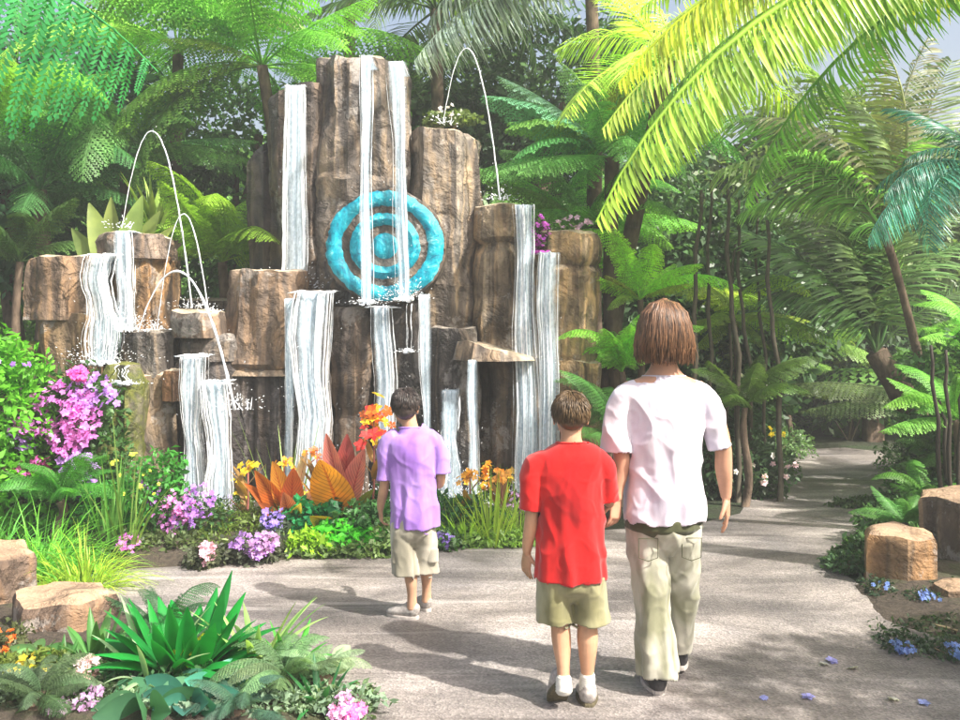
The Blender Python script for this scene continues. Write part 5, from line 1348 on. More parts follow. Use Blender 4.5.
# ------------------------------------------------------------------ people
class Body:
    def __init__(s): s.V = []; s.F = []
    def loft(s, pts, ab, k=20, side=(1, 0, 0), caps=True, smooth=1):
        """pts: centres; ab: (half width along side, half depth) per ring; catmull subdivided"""
        P_ = [Vector(p) for p in pts]; AB = [(x if hasattr(x, '__len__') else (x, x)) for x in ab]
        if smooth > 0:
            q = []; r = []
            n = len(P_)
            for i in range(n - 1):
                p0, p1, p2, p3 = P_[max(i - 1, 0)], P_[i], P_[i + 1], P_[min(i + 2, n - 1)]
                a0, a1, a2, a3 = AB[max(i - 1, 0)], AB[i], AB[i + 1], AB[min(i + 2, n - 1)]
                for j in range(4):
                    t = j / 4
                    f = lambda A, B, C, D: .5 * ((2 * B) + (C - A) * t + (2 * A - 5 * B + 4 * C - D) * t * t + (3 * B - A - 3 * C + D) * t ** 3)
                    q.append(Vector(tuple(f(p0[c], p1[c], p2[c], p3[c]) for c in range(3))))
                    r.append((max(.002, f(a0[0], a1[0], a2[0], a3[0])), max(.002, f(a0[1], a1[1], a2[1], a3[1]))))
            q.append(P_[-1]); r.append(AB[-1]); P_, AB = q, r
        n = len(P_); b0 = len(s.V); sd = Vector(side)
        for i in range(n):
            d = (P_[min(i + 1, n - 1)] - P_[max(i - 1, 0)]).normalized()
            u = (sd - d * sd.dot(d))
            if u.length < .1: u = Vector((0, 0, 1)) - d * d.z
            u.normalize(); v = d.cross(u)
            for j in range(k):
                th = 2 * math.pi * j / k
                s.V.append(P_[i] + u * math.cos(th) * AB[i][0] + v * math.sin(th) * AB[i][1])
        for i in range(n - 1):
            for j in range(k):
                a = b0 + i * k + j; b = b0 + i * k + (j + 1) % k
                s.F.append((a, b, b + k, a + k))
        if caps:
            for (ri, sg) in ((0, -1), (n - 1, 1)):
                d = (P_[min(ri + 1, n - 1)] - P_[max(ri - 1, 0)]).normalized() * sg
                tip = P_[ri] + d * min(AB[ri]) * .55
                # one intermediate ring for a rounded end
                ib = len(s.V)
                for j in range(k):
                    e = s.V[b0 + ri * k + j]
                    s.V.append(P_[ri].lerp(e, .72) + d * min(AB[ri]) * .38)
                ti = len(s.V); s.V.append(tip)
                for j in range(k):
                    a = b0 + ri * k + j; b = b0 + ri * k + (j + 1) % k; c = ib + j; e = ib + (j + 1) % k
                    if sg > 0: s.F += [(a, b, e, c), (c, e, ti)]
                    else: s.F += [(b, a, c, e), (e, c, ti)]
    def ell(s, c, r, rot=None, k=20, m=12):
        c = Vector(c); b0 = len(s.V); rot = rot or Matrix.Identity(3)
        s.V.append(c + rot @ Vector((0, 0, r[2])))
        for i in range(1, m):
            ph = math.pi * i / m
            for j in range(k):
                th = 2 * math.pi * j / k
                s.V.append(c + rot @ Vector((r[0] * math.sin(ph) * math.cos(th), r[1] * math.sin(ph) * math.sin(th), r[2] * math.cos(ph))))
        s.V.append(c + rot @ Vector((0, 0, -r[2]))); e = len(s.V) - 1
        for j in range(k): s.F.append((b0, b0 + 1 + j, b0 + 1 + (j + 1) % k))
        for i in range(m - 2):
            for j in range(k):
                a = b0 + 1 + i * k + j; b = b0 + 1 + i * k + (j + 1) % k
                s.F.append((a, a + k, b + k, b))
        for j in range(k): s.F.append((e, b0 + 1 + (m - 2) * k + (j + 1) % k, b0 + 1 + (m - 2) * k + j))
    def remesh(s, voxel, smooth=3, fac=.5):
        me = bpy.data.meshes.new('tmp'); me.from_pydata([tuple(v) for v in s.V], [], s.F)
        bm = bmesh.new(); bm.from_mesh(me); bmesh.ops.recalc_face_normals(bm, faces=bm.faces); bm.to_mesh(me); bm.free()
        o = bpy.data.objects.new('tmp', me); COL.objects.link(o)
        md = o.modifiers.new('r', 'REMESH'); md.mode = 'VOXEL'; md.voxel_size = voxel; md.use_smooth_shade = True
        if smooth:
            sm = o.modifiers.new('s', 'SMOOTH'); sm.iterations = smooth; sm.factor = fac
        dg = bpy.context.evaluated_depsgraph_get(); dg.update()
        out = bpy.data.meshes.new_from_object(o.evaluated_get(dg))
        bpy.data.objects.remove(o); bpy.data.meshes.remove(me)
        return out
def displace(me, fn):
    n = len(me.vertices)
    co = np.empty(n * 3, dtype=np.float32); me.vertices.foreach_get('co', co); co = co.reshape(-1, 3)
    no = np.empty(n * 3, dtype=np.float32); me.vertex_normals.foreach_get('vector', no) if hasattr(me, 'vertex_normals') else me.vertices.foreach_get('normal', no)
    no = no.reshape(-1, 3)
    d = np.array([fn(Vector(p.tolist())) for p in co], dtype=np.float32)
    co += no * d[:, None]
    me.vertices.foreach_set('co', co.ravel()); me.update()
def open_ends(me, cuts, thick=.004):
    """remove the caps at hems (point, axis, radius) and give the cloth thickness"""
    bm = bmesh.new(); bm.from_mesh(me)
    kill = []
    for f in bm.faces:
        c = f.calc_center_median()
        for (p, ax, rad) in cuts:
            d = c - Vector(p); a = Vector(ax).normalized()
            if d.dot(a) > 0 and f.normal.dot(a) > .3 and (d - a * d.dot(a)).length < rad and d.dot(a) < .08: kill.append(f); break
    bmesh.ops.delete(bm, geom=kill, context='FACES')
    bm.to_mesh(me); bm.free()
    o = bpy.data.objects.new('tmp', me); COL.objects.link(o)
    md = o.modifiers.new('s', 'SOLIDIFY'); md.thickness = thick; md.offset = -1
    dg = bpy.context.evaluated_depsgraph_get(); dg.update()
    out = bpy.data.meshes.new_from_object(o.evaluated_get(dg)); bpy.data.objects.remove(o)
    return out
def setmat(me, mat, name):
    me.materials.clear(); me.materials.append(mat); me.name = name
    me.polygons.foreach_set('use_smooth', np.ones(len(me.polygons), dtype=bool)); me.update()
    return me
def smoothed(b, vox, it, mat, name, disp=None, cuts=None, thick=.004):
    me = b.remesh(vox, it)
    if disp: displace(me, disp)
    if cuts: me = open_ends(me, cuts, thick)
    return setmat(me, mat, name)

def hand(b, wrist, d, palm_n, s, thumb_side, curl=.5, k=1.0):
    """s = hand length. d = direction of the fingers, palm_n = palm normal, thumb_side = direction of the thumb edge"""
    w = Vector(wrist); d = Vector(d).normalized(); n = Vector(palm_n); n = (n - d * n.dot(d)).normalized()
    t = Vector(thumb_side); t = (t - d * t.dot(d) - n * t.dot(n)).normalized()
    pl = s * .50
    b.loft([w - d * s * .08, w + d * pl * .3, w + d * pl * .75, w + d * pl], [(s * .15, s * .11), (s * .20, s * .10), (s * .235, s * .085), (s * .225, s * .07)], k=16, side=tuple(t))
    for i, (off, ln) in enumerate(((.165, .44), (.055, .50), (-.055, .46), (-.16, .36))):
        p = w + d * pl * .93 + t * s * off
        dd = (d + t * off * .55).normalized(); c = curl * (1 + .12 * i)
        L_ = s * ln; pts = [p - dd * s * .05, p]
        for seg, (fr, cc) in enumerate(((.45, .55), (.32, .9), (.23, .7))):
            a = c * cc
            dd = (dd * math.cos(a) + n * math.sin(a)).normalized()
            p = p + dd * L_ * fr; pts.append(p)
        r = s * .048 * k
        b.loft(pts, [r, r * 1.02, r * .95, r * .85, r * .68], k=10, side=tuple(t))
    # thumb leaves the side of the palm near its base
    p = w + d * pl * .18 + t * s * .13
    dd = (d * .75 + t * .75 + n * .25).normalized(); pts = [p]
    for fr, bend in ((.20, 0), (.15, .35), (.12, .3)):
        dd = (dd * math.cos(bend) + (d * .8 + n * .5 - t * .2).normalized() * math.sin(bend)).normalized()
        p = p + dd * s * fr; pts.append(p)
    b.loft(pts, [s * .085, s * .062, s * .054, s * .042], k=10, side=tuple(n))
def head(b, c, H, yaw=0.0, tilt=0.0):
    """c = head centre (mid height), H = chin to crown, looking +Y rotated by yaw (positive turns left)"""
    Rm = Matrix.Rotation(yaw, 3, 'Z') @ Matrix.Rotation(tilt, 3, 'X')
    c = Vector(c); T = lambda x, y, z: c + Rm @ Vector((x * H, y * H, z * H))
    b.ell(T(0, -.05, .12), (.335 * H, .40 * H, .37 * H), Rm)
    b.ell(T(0, .10, -.12), (.28 * H, .29 * H, .34 * H), Rm)
    b.ell(T(0, .17, -.33), (.19 * H, .20 * H, .15 * H), Rm)
    b.ell(T(0, .40, -.03), (.045 * H, .06 * H, .12 * H), Rm @ Matrix.Rotation(-.35, 3, 'X'), 12, 8)   # nose bridge
    b.ell(T(0, .435, -.10), (.07 * H, .06 * H, .045 * H), Rm, 12, 8)
    b.ell(T(0, .335, .07), (.23 * H, .07 * H, .045 * H), Rm, 14, 8)      # brow
    b.ell(T(0, .375, -.225), (.11 * H, .045 * H, .02 * H), Rm, 12, 8)    # upper lip
    b.ell(T(0, .365, -.265), (.095 * H, .045 * H, .022 * H), Rm, 12, 8)
    for s_ in (-1, 1):
        b.ell(T(.34 * s_, -.03, -.06), (.03 * H, .075 * H, .13 * H), Rm @ Matrix.Rotation(.15 * s_, 3, 'Z'), 12, 8)   # ear
        b.ell(T(.365 * s_, -.06, .01), (.022 * H, .06 * H, .06 * H), Rm @ Matrix.Rotation(.3 * s_, 3, 'Z'), 10, 8)
    return T, Rm
def skin_mat(name, col):
    m, nt, out = new_mat(name)
    v = coords(nt)
    n = noise_tex(nt, v, 9, 5); n2 = noise_tex(nt, v, 120, 4)
    r = ramp(nt, n.outputs['Fac'], [(.35, tuple(c * .82 for c in col)), (.62, tuple(min(1, c * 1.12) for c in col))])
    p = N(nt, 'ShaderNodeBsdfPrincipled', i_Roughness=.5)
    L(nt, r.outputs[0], p.inputs['Base Color'])
    p.inputs['Subsurface Weight'].default_value = .12
    p.inputs['Subsurface Radius'].default_value = (.01, .004, .002)
    p.inputs['Subsurface Scale'].default_value = 1.0
    p.inputs['Specular IOR Level'].default_value = .35
    L(nt, bump(nt, n2.outputs['Fac'], .15, .001), p.inputs['Normal'])
    L(nt, p.outputs[0], out.inputs[0])
    return m
def hair_mat(name, c0, c1):
    m, nt, out = new_mat(name)
    ge = N(nt, 'ShaderNodeNewGeometry')
    n = noise_tex(nt, coords(nt, (1, 1, .25)), 60, 5, .7)
    a = N(nt, 'ShaderNodeMath', operation='MULTIPLY_ADD'); L(nt, ge.outputs['Random Per Island'], a.inputs[0]); a.inputs[1].default_value = .5; L(nt, n.outputs['Fac'], a.inputs[2])
    r = ramp(nt, a.outputs[0], [(.45, c0), (1.0, c1)])
    p = N(nt, 'ShaderNodeBsdfPrincipled', i_Roughness=.42)
    L(nt, r.outputs[0], p.inputs['Base Color'])
    L(nt, bump(nt, n.outputs['Fac'], .5, .003), p.inputs['Normal'])
    L(nt, p.outputs[0], out.inputs[0])
    return m
M['skin_w'] = skin_mat('skin_woman', (.50, .27, .175))
M['skin_r'] = skin_mat('skin_boy_red', (.50, .28, .17))
M['skin_p'] = skin_mat('skin_boy_purple', (.52, .30, .19))
M['hair_w'] = hair_mat('brown_hair', (.022, .011, .006), (.20, .10, .048))
M['hair_r'] = hair_mat('dark_blond_hair', (.035, .020, .008), (.13, .08, .035))
M['hair_p'] = hair_mat('black_hair', (.008, .006, .006), (.05, .035, .03))
M['white_shirt'] = cloth_mat('white_cotton', (.68, .62, .68), (.56, .52, .62))
M['red_shirt'] = cloth_mat('red_cotton', (.54, .010, .009), (.34, .005, .007))
M['purple_shirt'] = cloth_mat('lilac_cotton', (.38, .23, .60), (.27, .13, .48))
M['khaki_w'] = cloth_mat('pale_khaki', (.50, .48, .40), (.22, .22, .14))  # highlights and olive shadow areas put into the two cloth colours
M['khaki_r'] = cloth_mat('olive_khaki', (.34, .32, .19), (.18, .17, .08))
M['khaki_p'] = cloth_mat('light_khaki', (.50, .46, .38), (.27, .25, .19))
M['belt'] = cloth_mat('dark_olive', (.07, .075, .035))
M['shoe_dark'] = simple_mat('dark_shoe', (.045, .042, .045), .55, 60, .5, .3, .003)
M['shoe_grey'] = simple_mat('grey_shoe', (.34, .31, .29), .65, 60, .35, .3, .003)
M['sole'] = simple_mat('rubber_sole', (.10, .085, .05), .8, 90, .4, .5, .003)
M['sole_pale'] = simple_mat('pale_sole', (.42, .38, .35), .7, 60, .2, .3, .002)
M['sock'] = simple_mat('white_sock', (.62, .60, .54), .9, 90, .12, .3, .002)
M['eye'] = simple_mat('eye_white', (.75, .73, .7), .2, 10, .05, 0)
M['eye_dark'] = simple_mat('iris_brown', (.03, .015, .008), .15, 10, .1, 0)

def eyes(root, T, Rm, H):
    for s_ in (-1, 1):
        b = Body(); b.ell(T(.13 * s_, .335, .0), (.055 * H,) * 3, Rm, 14, 10)
        me = bpy.data.meshes.new('eye'); me.from_pydata([tuple(v) for v in b.V], [], b.F); setmat(me, M['eye'], 'eye')
        e = obj('eye', me, root)
        b = Body(); b.ell(T(.13 * s_, .335 + .040, .0), (.027 * H, .022 * H, .027 * H), Rm, 12, 8)
        me = bpy.data.meshes.new('iris'); me.from_pydata([tuple(v) for v in b.V], [], b.F); setmat(me, M['eye_dark'], 'iris')
        obj('iris', me, e)
def hair(root, shell, mat, strands, vox=.0045, disp=None, cuts=None):
    me = smoothed(shell, vox, 2, mat, 'hair', disp)
    if cuts:
        bm = bmesh.new(); bm.from_mesh(me)
        bmesh.ops.delete(bm, geom=[f for f in bm.faces if cuts(f.calc_center_median())], context='FACES'); bm.to_mesh(me); bm.free()
    h = obj('hair', me, root)
    A = Acc()
    for pts, r in strands: tube(A, pts, r, 4)
    obj('hair_strands', A.mesh('hair_strands', mat, True), h)
    return h
def shoe(root, heel, yaw, length, width, pitch, upper_mat, sole_mat, ankle=None, high=.07, sock=None):
    """heel = ground point under the heel. pitch > 0 lifts the heel about the toe"""
    Rm = Matrix.Rotation(yaw, 3, 'Z') @ Matrix.Rotation(-pitch, 3, 'X')
    toe = Vector(heel)
    if pitch: # pivot at the ball
        bp = Vector((0, length * .72, 0)); off = Matrix.Rotation(yaw, 3, 'Z') @ bp
        org = Vector(heel) + off - Rm @ bp
    else: org = Vector(heel)
    T = lambda x, y, z: org + Rm @ Vector((x, y, z))
    L_, W = length, width / 2
    b = Body()
    b.loft([T(0, .01, .045), T(0, L_ * .15, .05), T(0, L_ * .35, .047), T(0, L_ * .55, .04), T(0, L_ * .75, .034), T(0, L_ * .93, .027), T(0, L_ * .99, .024)],
           [(W * .62, .036), (W * .85, .042), (W * .86, .038), (W * .98, .03), (W * 1.0, .024), (W * .7, .017), (W * .35, .009)], k=20, side=tuple(Rm @ Vector((1, 0, 0))))
    b.loft([T(0, L_ * .16, .05), T(0, L_ * .15, high + .012)], [(W * .72, L_ * .17), (W * .60, L_ * .15)], k=18, side=tuple(Rm @ Vector((1, 0, 0))))
    s = obj('shoe', smoothed(b, .004, 2, upper_mat, 'shoe', lambda p: .0012 * noise.noise(p * 60)), root)
    b = Body()
    V = []; n = 28
    out = []
    for i in range(n):
        a = 2 * math.pi * i / n; y = L_ * .5 - math.cos(a) * L_ * .5
        t = y / L_; w = W * (.78 + .28 * math.sin(math.pi * min(1, max(0, (t - .1) / .9)))) * (abs(math.sin(a)) ** .55)
        out.append((w if math.sin(a) > 0 else -w, y))
    for z, g in ((0.0, .97), (.004, 1.02), (.016, 1.02), (.022, .98)):
        for (x, y) in out: V.append(T(x * g, (y - L_ / 2) * (1 if g > 1 else .985) + L_ / 2, z + (.006 * (1 - (y / L_ * 2 - 1) ** 2) * -0)))
    Fs = [(r * n + i, r * n + (i + 1) % n, (r + 1) * n + (i + 1) % n, (r + 1) * n + i) for r in range(3) for i in range(n)]
    Fs += [tuple(range(n - 1, -1, -1)), tuple(range(3 * n, 4 * n))]
    me = mesh_py('sole', V, Fs, sole_mat, False)
    bm = bmesh.new(); bm.from_mesh(me); bmesh.ops.recalc_face_normals(bm, faces=bm.faces); bm.to_mesh(me); bm.free()
    obj('sole', me, s)
    # laces / straps
    A = Acc()
    for i in range(4):
        y = L_ * (.36 + .09 * i); z = .085 - .011 * i
        tube(A, [T(-W * .6, y, z - .016), T(0, y + .004, z + .002), T(W * .6, y, z - .016)], [.0028, .003, .0028], 4)
    obj('laces', A.mesh('laces', sole_mat, True), s)
    return s
def folds(seed, amp, zlo, zhi, zs=2.5, xs=16, diag=.0):
    so = Vector((seed * 5.1, seed * 2.3, seed))
    def f(p):
        t = max(0, min(1, (p.z - zlo) / (zhi - zlo)))
        k = 1 - .6 * t
        q = Vector((p.x * xs, p.y * xs, p.z * zs + p.x * diag))
        w_ = noise.noise(p * 4 + so) * .6
        a = noise.noise(Vector((q.x * .55 + w_, q.y * .55, q.z * .7)) + so)
        b_ = noise.noise(Vector((p.x * 5, p.y * 5, p.z * 5)) + so)
        r = 1 - abs(noise.noise(Vector((p.x * 6 + p.z * 3.5, p.y * 6, p.z * 3.2 - p.x * 4)) + so)) * 3.2
        an = math.atan2(p.y, p.x)
        dr = math.sin(an * 8 + 2.5 * noise.noise(Vector((p.z * 3, an, 1)) + so) + p.z * 5) * max(0, 1 - t * 1.1) ** 1.1
        fr = 1 - abs(noise.noise(Vector((p.x * 10 + p.z * 9, p.y * 10, p.z * 7 - p.x * 9)) + so * 1.7)) * 4
        return amp * (dr * .42 + max(0, fr) * .16 + a * k * .9 + b_ * .7 + max(0, r) ** 1.5 * .5 - .2)
    return f
def collar(shirt, c, a, b_, mat, r=.0055):
    A = Acc(); pts = [(c[0] + math.cos(t) * a, c[1] + math.sin(t) * b_, c[2] + math.sin(t) * -.004) for t in [2 * math.pi * i / 28 for i in range(29)]]
    tube(A, pts, r, 6); obj('collar', A.mesh('collar', mat, True), shirt)
def hem(shirt, c, ax, a, b_, mat, r=.0022):
    A = Acc(); d = Vector(ax).normalized(); u = (Vector((1, 0, 0)) - d * d.x).normalized(); v = d.cross(u)
    tube(A, [tuple(Vector(c) + u * math.cos(t) * a + v * math.sin(t) * b_) for t in [2 * math.pi * i / 28 for i in range(29)]], r, 4); obj('hem', A.mesh('hem', mat, True), shirt)
def finish_person(me, mat, label, loc, yaw=0):
    setmat(me, mat, 'person')
    o = obj('person', me, None, None, loc); o.rotation_euler = (0, 0, yaw)
    return info(o, label, 'person')

# ---- woman
def woman():
    loc = G(664, 690); H = .225
    b = Body()
    # torso + neck
    b.loft([(0, .01, .70), (0, .01, .80), (0, .012, .95), (0, .0, 1.12), (0, -.005, 1.24), (0, -.005, 1.31), (0, 0, 1.345), (0, .0, 1.40), (0, .015, 1.47)],
           [(.13, .10), (.145, .105), (.12, .09), (.135, .095), (.16, .095), (.15, .075), (.085, .06), (.052, .052), (.052, .055)], 24)
    T, Rm = head(b, (0, .02, 1.525), H)
    # image right arm, hanging slightly out
    b.loft([(.13, 0, 1.28), (.175, 0, 1.235), (.226, -.005, 1.12), (.252, .0, 1.03), (.258, .015, .95), (.270, .035, .87), (.276, .045, .815)],
           [(.05, .05), (.048, .048), (.042, .044), (.036, .038), (.037, .036), (.030, .028), (.022, .027)], 18)
    hand(b, (.276, .045, .812), (.10, .12, -1), (-.85, .3, 0), .165, (-.25, -1, 0), .28)
    # image left arm, down to the boy's hand
    b.loft([(-.13, 0, 1.28), (-.168, 0, 1.235), (-.188, -.02, 1.12), (-.185, -.03, 1.03), (-.188, -.02, .95), (-.202, -.02, .87), (-.206, -.03, .82)],
           [(.05, .05), (.048, .048), (.042, .044), (.036, .038), (.037, .036), (.030, .028), (.022, .026)], 18)
    hand(b, (-.206, -.03, .818), (-.12, -.15, -1), (-.7, .75, 0), .155, (-.4, -.6, 0), .75)
    # legs (inside the trousers)
    b.loft([(-.075, .01, .72), (-.07, .01, .55), (-.055, .0, .42), (-.045, -.01, .28), (-.032, -.03, .12), (-.03, -.03, .06)], [(.085, .09), (.07, .075), (.052, .055), (.05, .055), (.034, .038), (.036, .04)], 18)
    b.loft([(.08, .01, .72), (.09, .05, .55), (.095, .09, .42), (.10, .13, .28), (.105, .20, .13), (.105, .21, .07)], [(.085, .09), (.07, .075), (.052, .055), (.05, .055), (.034, .038), (.036, .04)], 18)
    body = finish_person(b.remesh(.0036, 3), M['skin_w'], 'woman with brown bob in white t-shirt and long khaki trousers holding a boy\'s hand', loc)
    eyes(body, T, Rm, H)
    # hair: bob
    h = Body()
    h.loft([(0, .0, 1.662), (0, 0, 1.645), (0, 0, 1.61), (0, -.005, 1.56), (.0, -.012, 1.505), (0, -.018, 1.465), (.003, -.022, 1.44), (.005, -.022, 1.43)],
           [(.02, .02), (.056, .064), (.088, .100), (.105, .116), (.116, .122), (.120, .114), (.105, .09), (.08, .065)], 28)
    rg = random.Random(5)
    st = []
    for i in range(850):
        a = rg.uniform(math.pi * 1.0 - .35, math.pi * 2 + .35)   # back half
        zs = [1.665, 1.648, 1.61, 1.56, 1.51, 1.468, rg.uniform(1.395, 1.44)]
        rx = [.008, .053, .088, .105, .116, .121, rg.uniform(.09, .118)]; ry = [.008, .060, .099, .115, .122, .115, rg.uniform(.075, .105)]
        off = rg.uniform(-.002, .006); wob = rg.uniform(-.12, .12); pts = []
        k0 = rg.choice((0, 0, 0, 1, 2)); k1 = 7
        for k in range(k0, k1):
            aa = a + wob * (k / 6) ** 2
            pts.append((math.cos(aa) * (rx[k] + off) + .004 * math.sin(k * 2 + i), math.sin(aa) * (ry[k] + off) - .012 * k / 6, zs[k]))
        if rg.random() < .35:
            fl = rg.uniform(.003, .016); q_ = pts[-1]; pts[-1] = (q_[0] + math.cos(a) * fl, q_[1] + math.sin(a) * fl, q_[2] - rg.uniform(0, .012))
        w = rg.uniform(.0012, .0042)
        st.append((pts, [w * .6] + [w] * (len(pts) - 2) + [w * .3]))
    hair(body, h, M['hair_w'], st, .005, lambda p: .004 * noise.noise(Vector((math.atan2(p.y, p.x) * 9, p.z * 5, 1))), cuts=lambda c: c.y > .055 and c.z < 1.585 and abs(c.x) < .098)
    # shirt
    s = Body()
    s.loft([(0, .0, .725), (0, .0, .80), (0, .005, .93), (0, .0, 1.05), (0, -.005, 1.15), (0, -.005, 1.24), (0, -.003, 1.295), (0, .0, 1.325), (0, .002, 1.342)],
           [(.170, .138), (.168, .137), (.158, .13), (.158, .128), (.168, .125), (.180, .118), (.162, .092), (.115, .076), (.090, .068)], 32)
    s.loft([(.11, 0, 1.272), (.172, 0, 1.238), (.208, -.004, 1.16), (.228, 0, 1.09), (.242, 0, 1.035)], [(.06, .075), (.062, .075), (.060, .07), (.058, .066), (.060, .066)], 24)
    s.loft([(-.11, 0, 1.272), (-.168, 0, 1.238), (-.198, -.01, 1.16), (-.208, -.02, 1.09), (-.208, -.024, 1.02)], [(.06, .075), (.062, .075), (.062, .07), (.064, .066), (.070, .068)], 24)
    sh_ = obj('shirt', smoothed(s, .0055, 5, M['white_shirt'], 'shirt', folds(1, .017, .73, 1.3, 2.0, 13), cuts=[((0, 0, .735), (0, 0, -1), .3), ((.241, 0, 1.045), (.1, 0, -1), .08), ((-.208, -.024, 1.035), (0, 0, -1), .085), ((0, 0, 1.340), (0, 0, 1), .12)]), body)
    collar(sh_, (0, .002, 1.338), .090, .068, M['white_shirt'])
    # trousers
    t = Body()
    t.loft([(0, .008, .80), (0, .008, .74), (0, .010, .68), (0, .012, .63)], [(.142, .115), (.158, .125), (.160, .125), (.120, .095)], 28)
    t.loft([(-.078, .01, .72), (-.074, .01, .60), (-.062, .0, .46), (-.050, -.01, .34), (-.038, -.02, .22), (-.034, -.028, .12), (-.032, -.03, .085)], [(.088, .108), (.084, .1), (.076, .088), (.074, .084), (.078, .085), (.080, .088), (.082, .09)], 26)
    t.loft([(.082, .01, .72), (.09, .03, .60), (.094, .075, .46), (.098, .115, .34), (.102, .155, .22), (.105, .185, .14), (.106, .19, .115)], [(.084, .105), (.080, .098), (.070, .082), (.064, .078), (.060, .076), (.060, .078), (.062, .08)], 26)
    fz = folds(3, .017, .1, .8, 7, 9, 6)
    tr = obj('trousers', smoothed(t, .0055, 5, M['khaki_w'], 'trousers', fz, cuts=[((-.032, -.03, .10), (0, 0, -1), .13), ((.106, .19, .128), (0, .1, -1), .11)]), body)
    w = Body()
    w.loft([(0, .008, .735), (0, .008, .70)], [(.164, .131), (.166, .132)], 28)
    obj('waistband', smoothed(w, .005, 2, M['belt'], 'waistband', folds(8, .004, .6, .8)), tr)
    for sx, cx, cy, z in ((-1, -.085, -.098, .62), (1, .098, -.088, .62)):
        A = Acc()  # back pocket stitching ridge
        pts = [(cx - .04, cy - .006, z + .05), (cx - .04, cy - .004, z - .03), (cx, cy - .004, z - .045), (cx + .04, cy - .004, z - .03), (cx + .04, cy - .006, z + .05), (cx - .04, cy - .006, z + .05)]
        tube(A, pts, .0022, 4); obj('pocket', A.mesh('pocket', M['belt'], True), tr)
    shoe(body, (-.032, -.075, 0), .03, .25, .095, 0.0, M['shoe_dark'], M['sole_pale'], high=.085)
    shoe(body, (.105, .155, 0), -.08, .25, .09, 0.12, M['shoe_dark'], M['sole_pale'], high=.085)
    return body
woman()

def short_hair_strands(T, Rm, H, n, seed, back=-.36, napez=-.20, ext=.01):
    rg = random.Random(seed); st = []
    for i in range(n):
        ext = ext * .9 + rg.uniform(.004, .034) * .1 if rg.random() < .7 else rg.uniform(.005, .045)
        a = rg.uniform(0, 2 * math.pi); u = rg.random() ** .6
        if math.sin(a) > .35 and u > .55: continue
        ph = u * 1.9 if math.sin(a) < .2 else u * 1.15
        def pt(ph_, o): 
            x = math.sin(ph_) * math.cos(a) * .36; y = -.05 + math.sin(ph_) * math.sin(a) * .43; z = .12 + math.cos(ph_) * .40
            v = Vector((x, y + .05, z - .12)).normalized() * o
            return tuple(T(x + v.x, y + v.y, z + v.z))
        w = rg.uniform(.0016, .003)
        st.append(([pt(ph, ext * .3), pt(ph + .14, ext), pt(ph + .30, ext * 1.4)], [w, w, w * .3]))
    return st

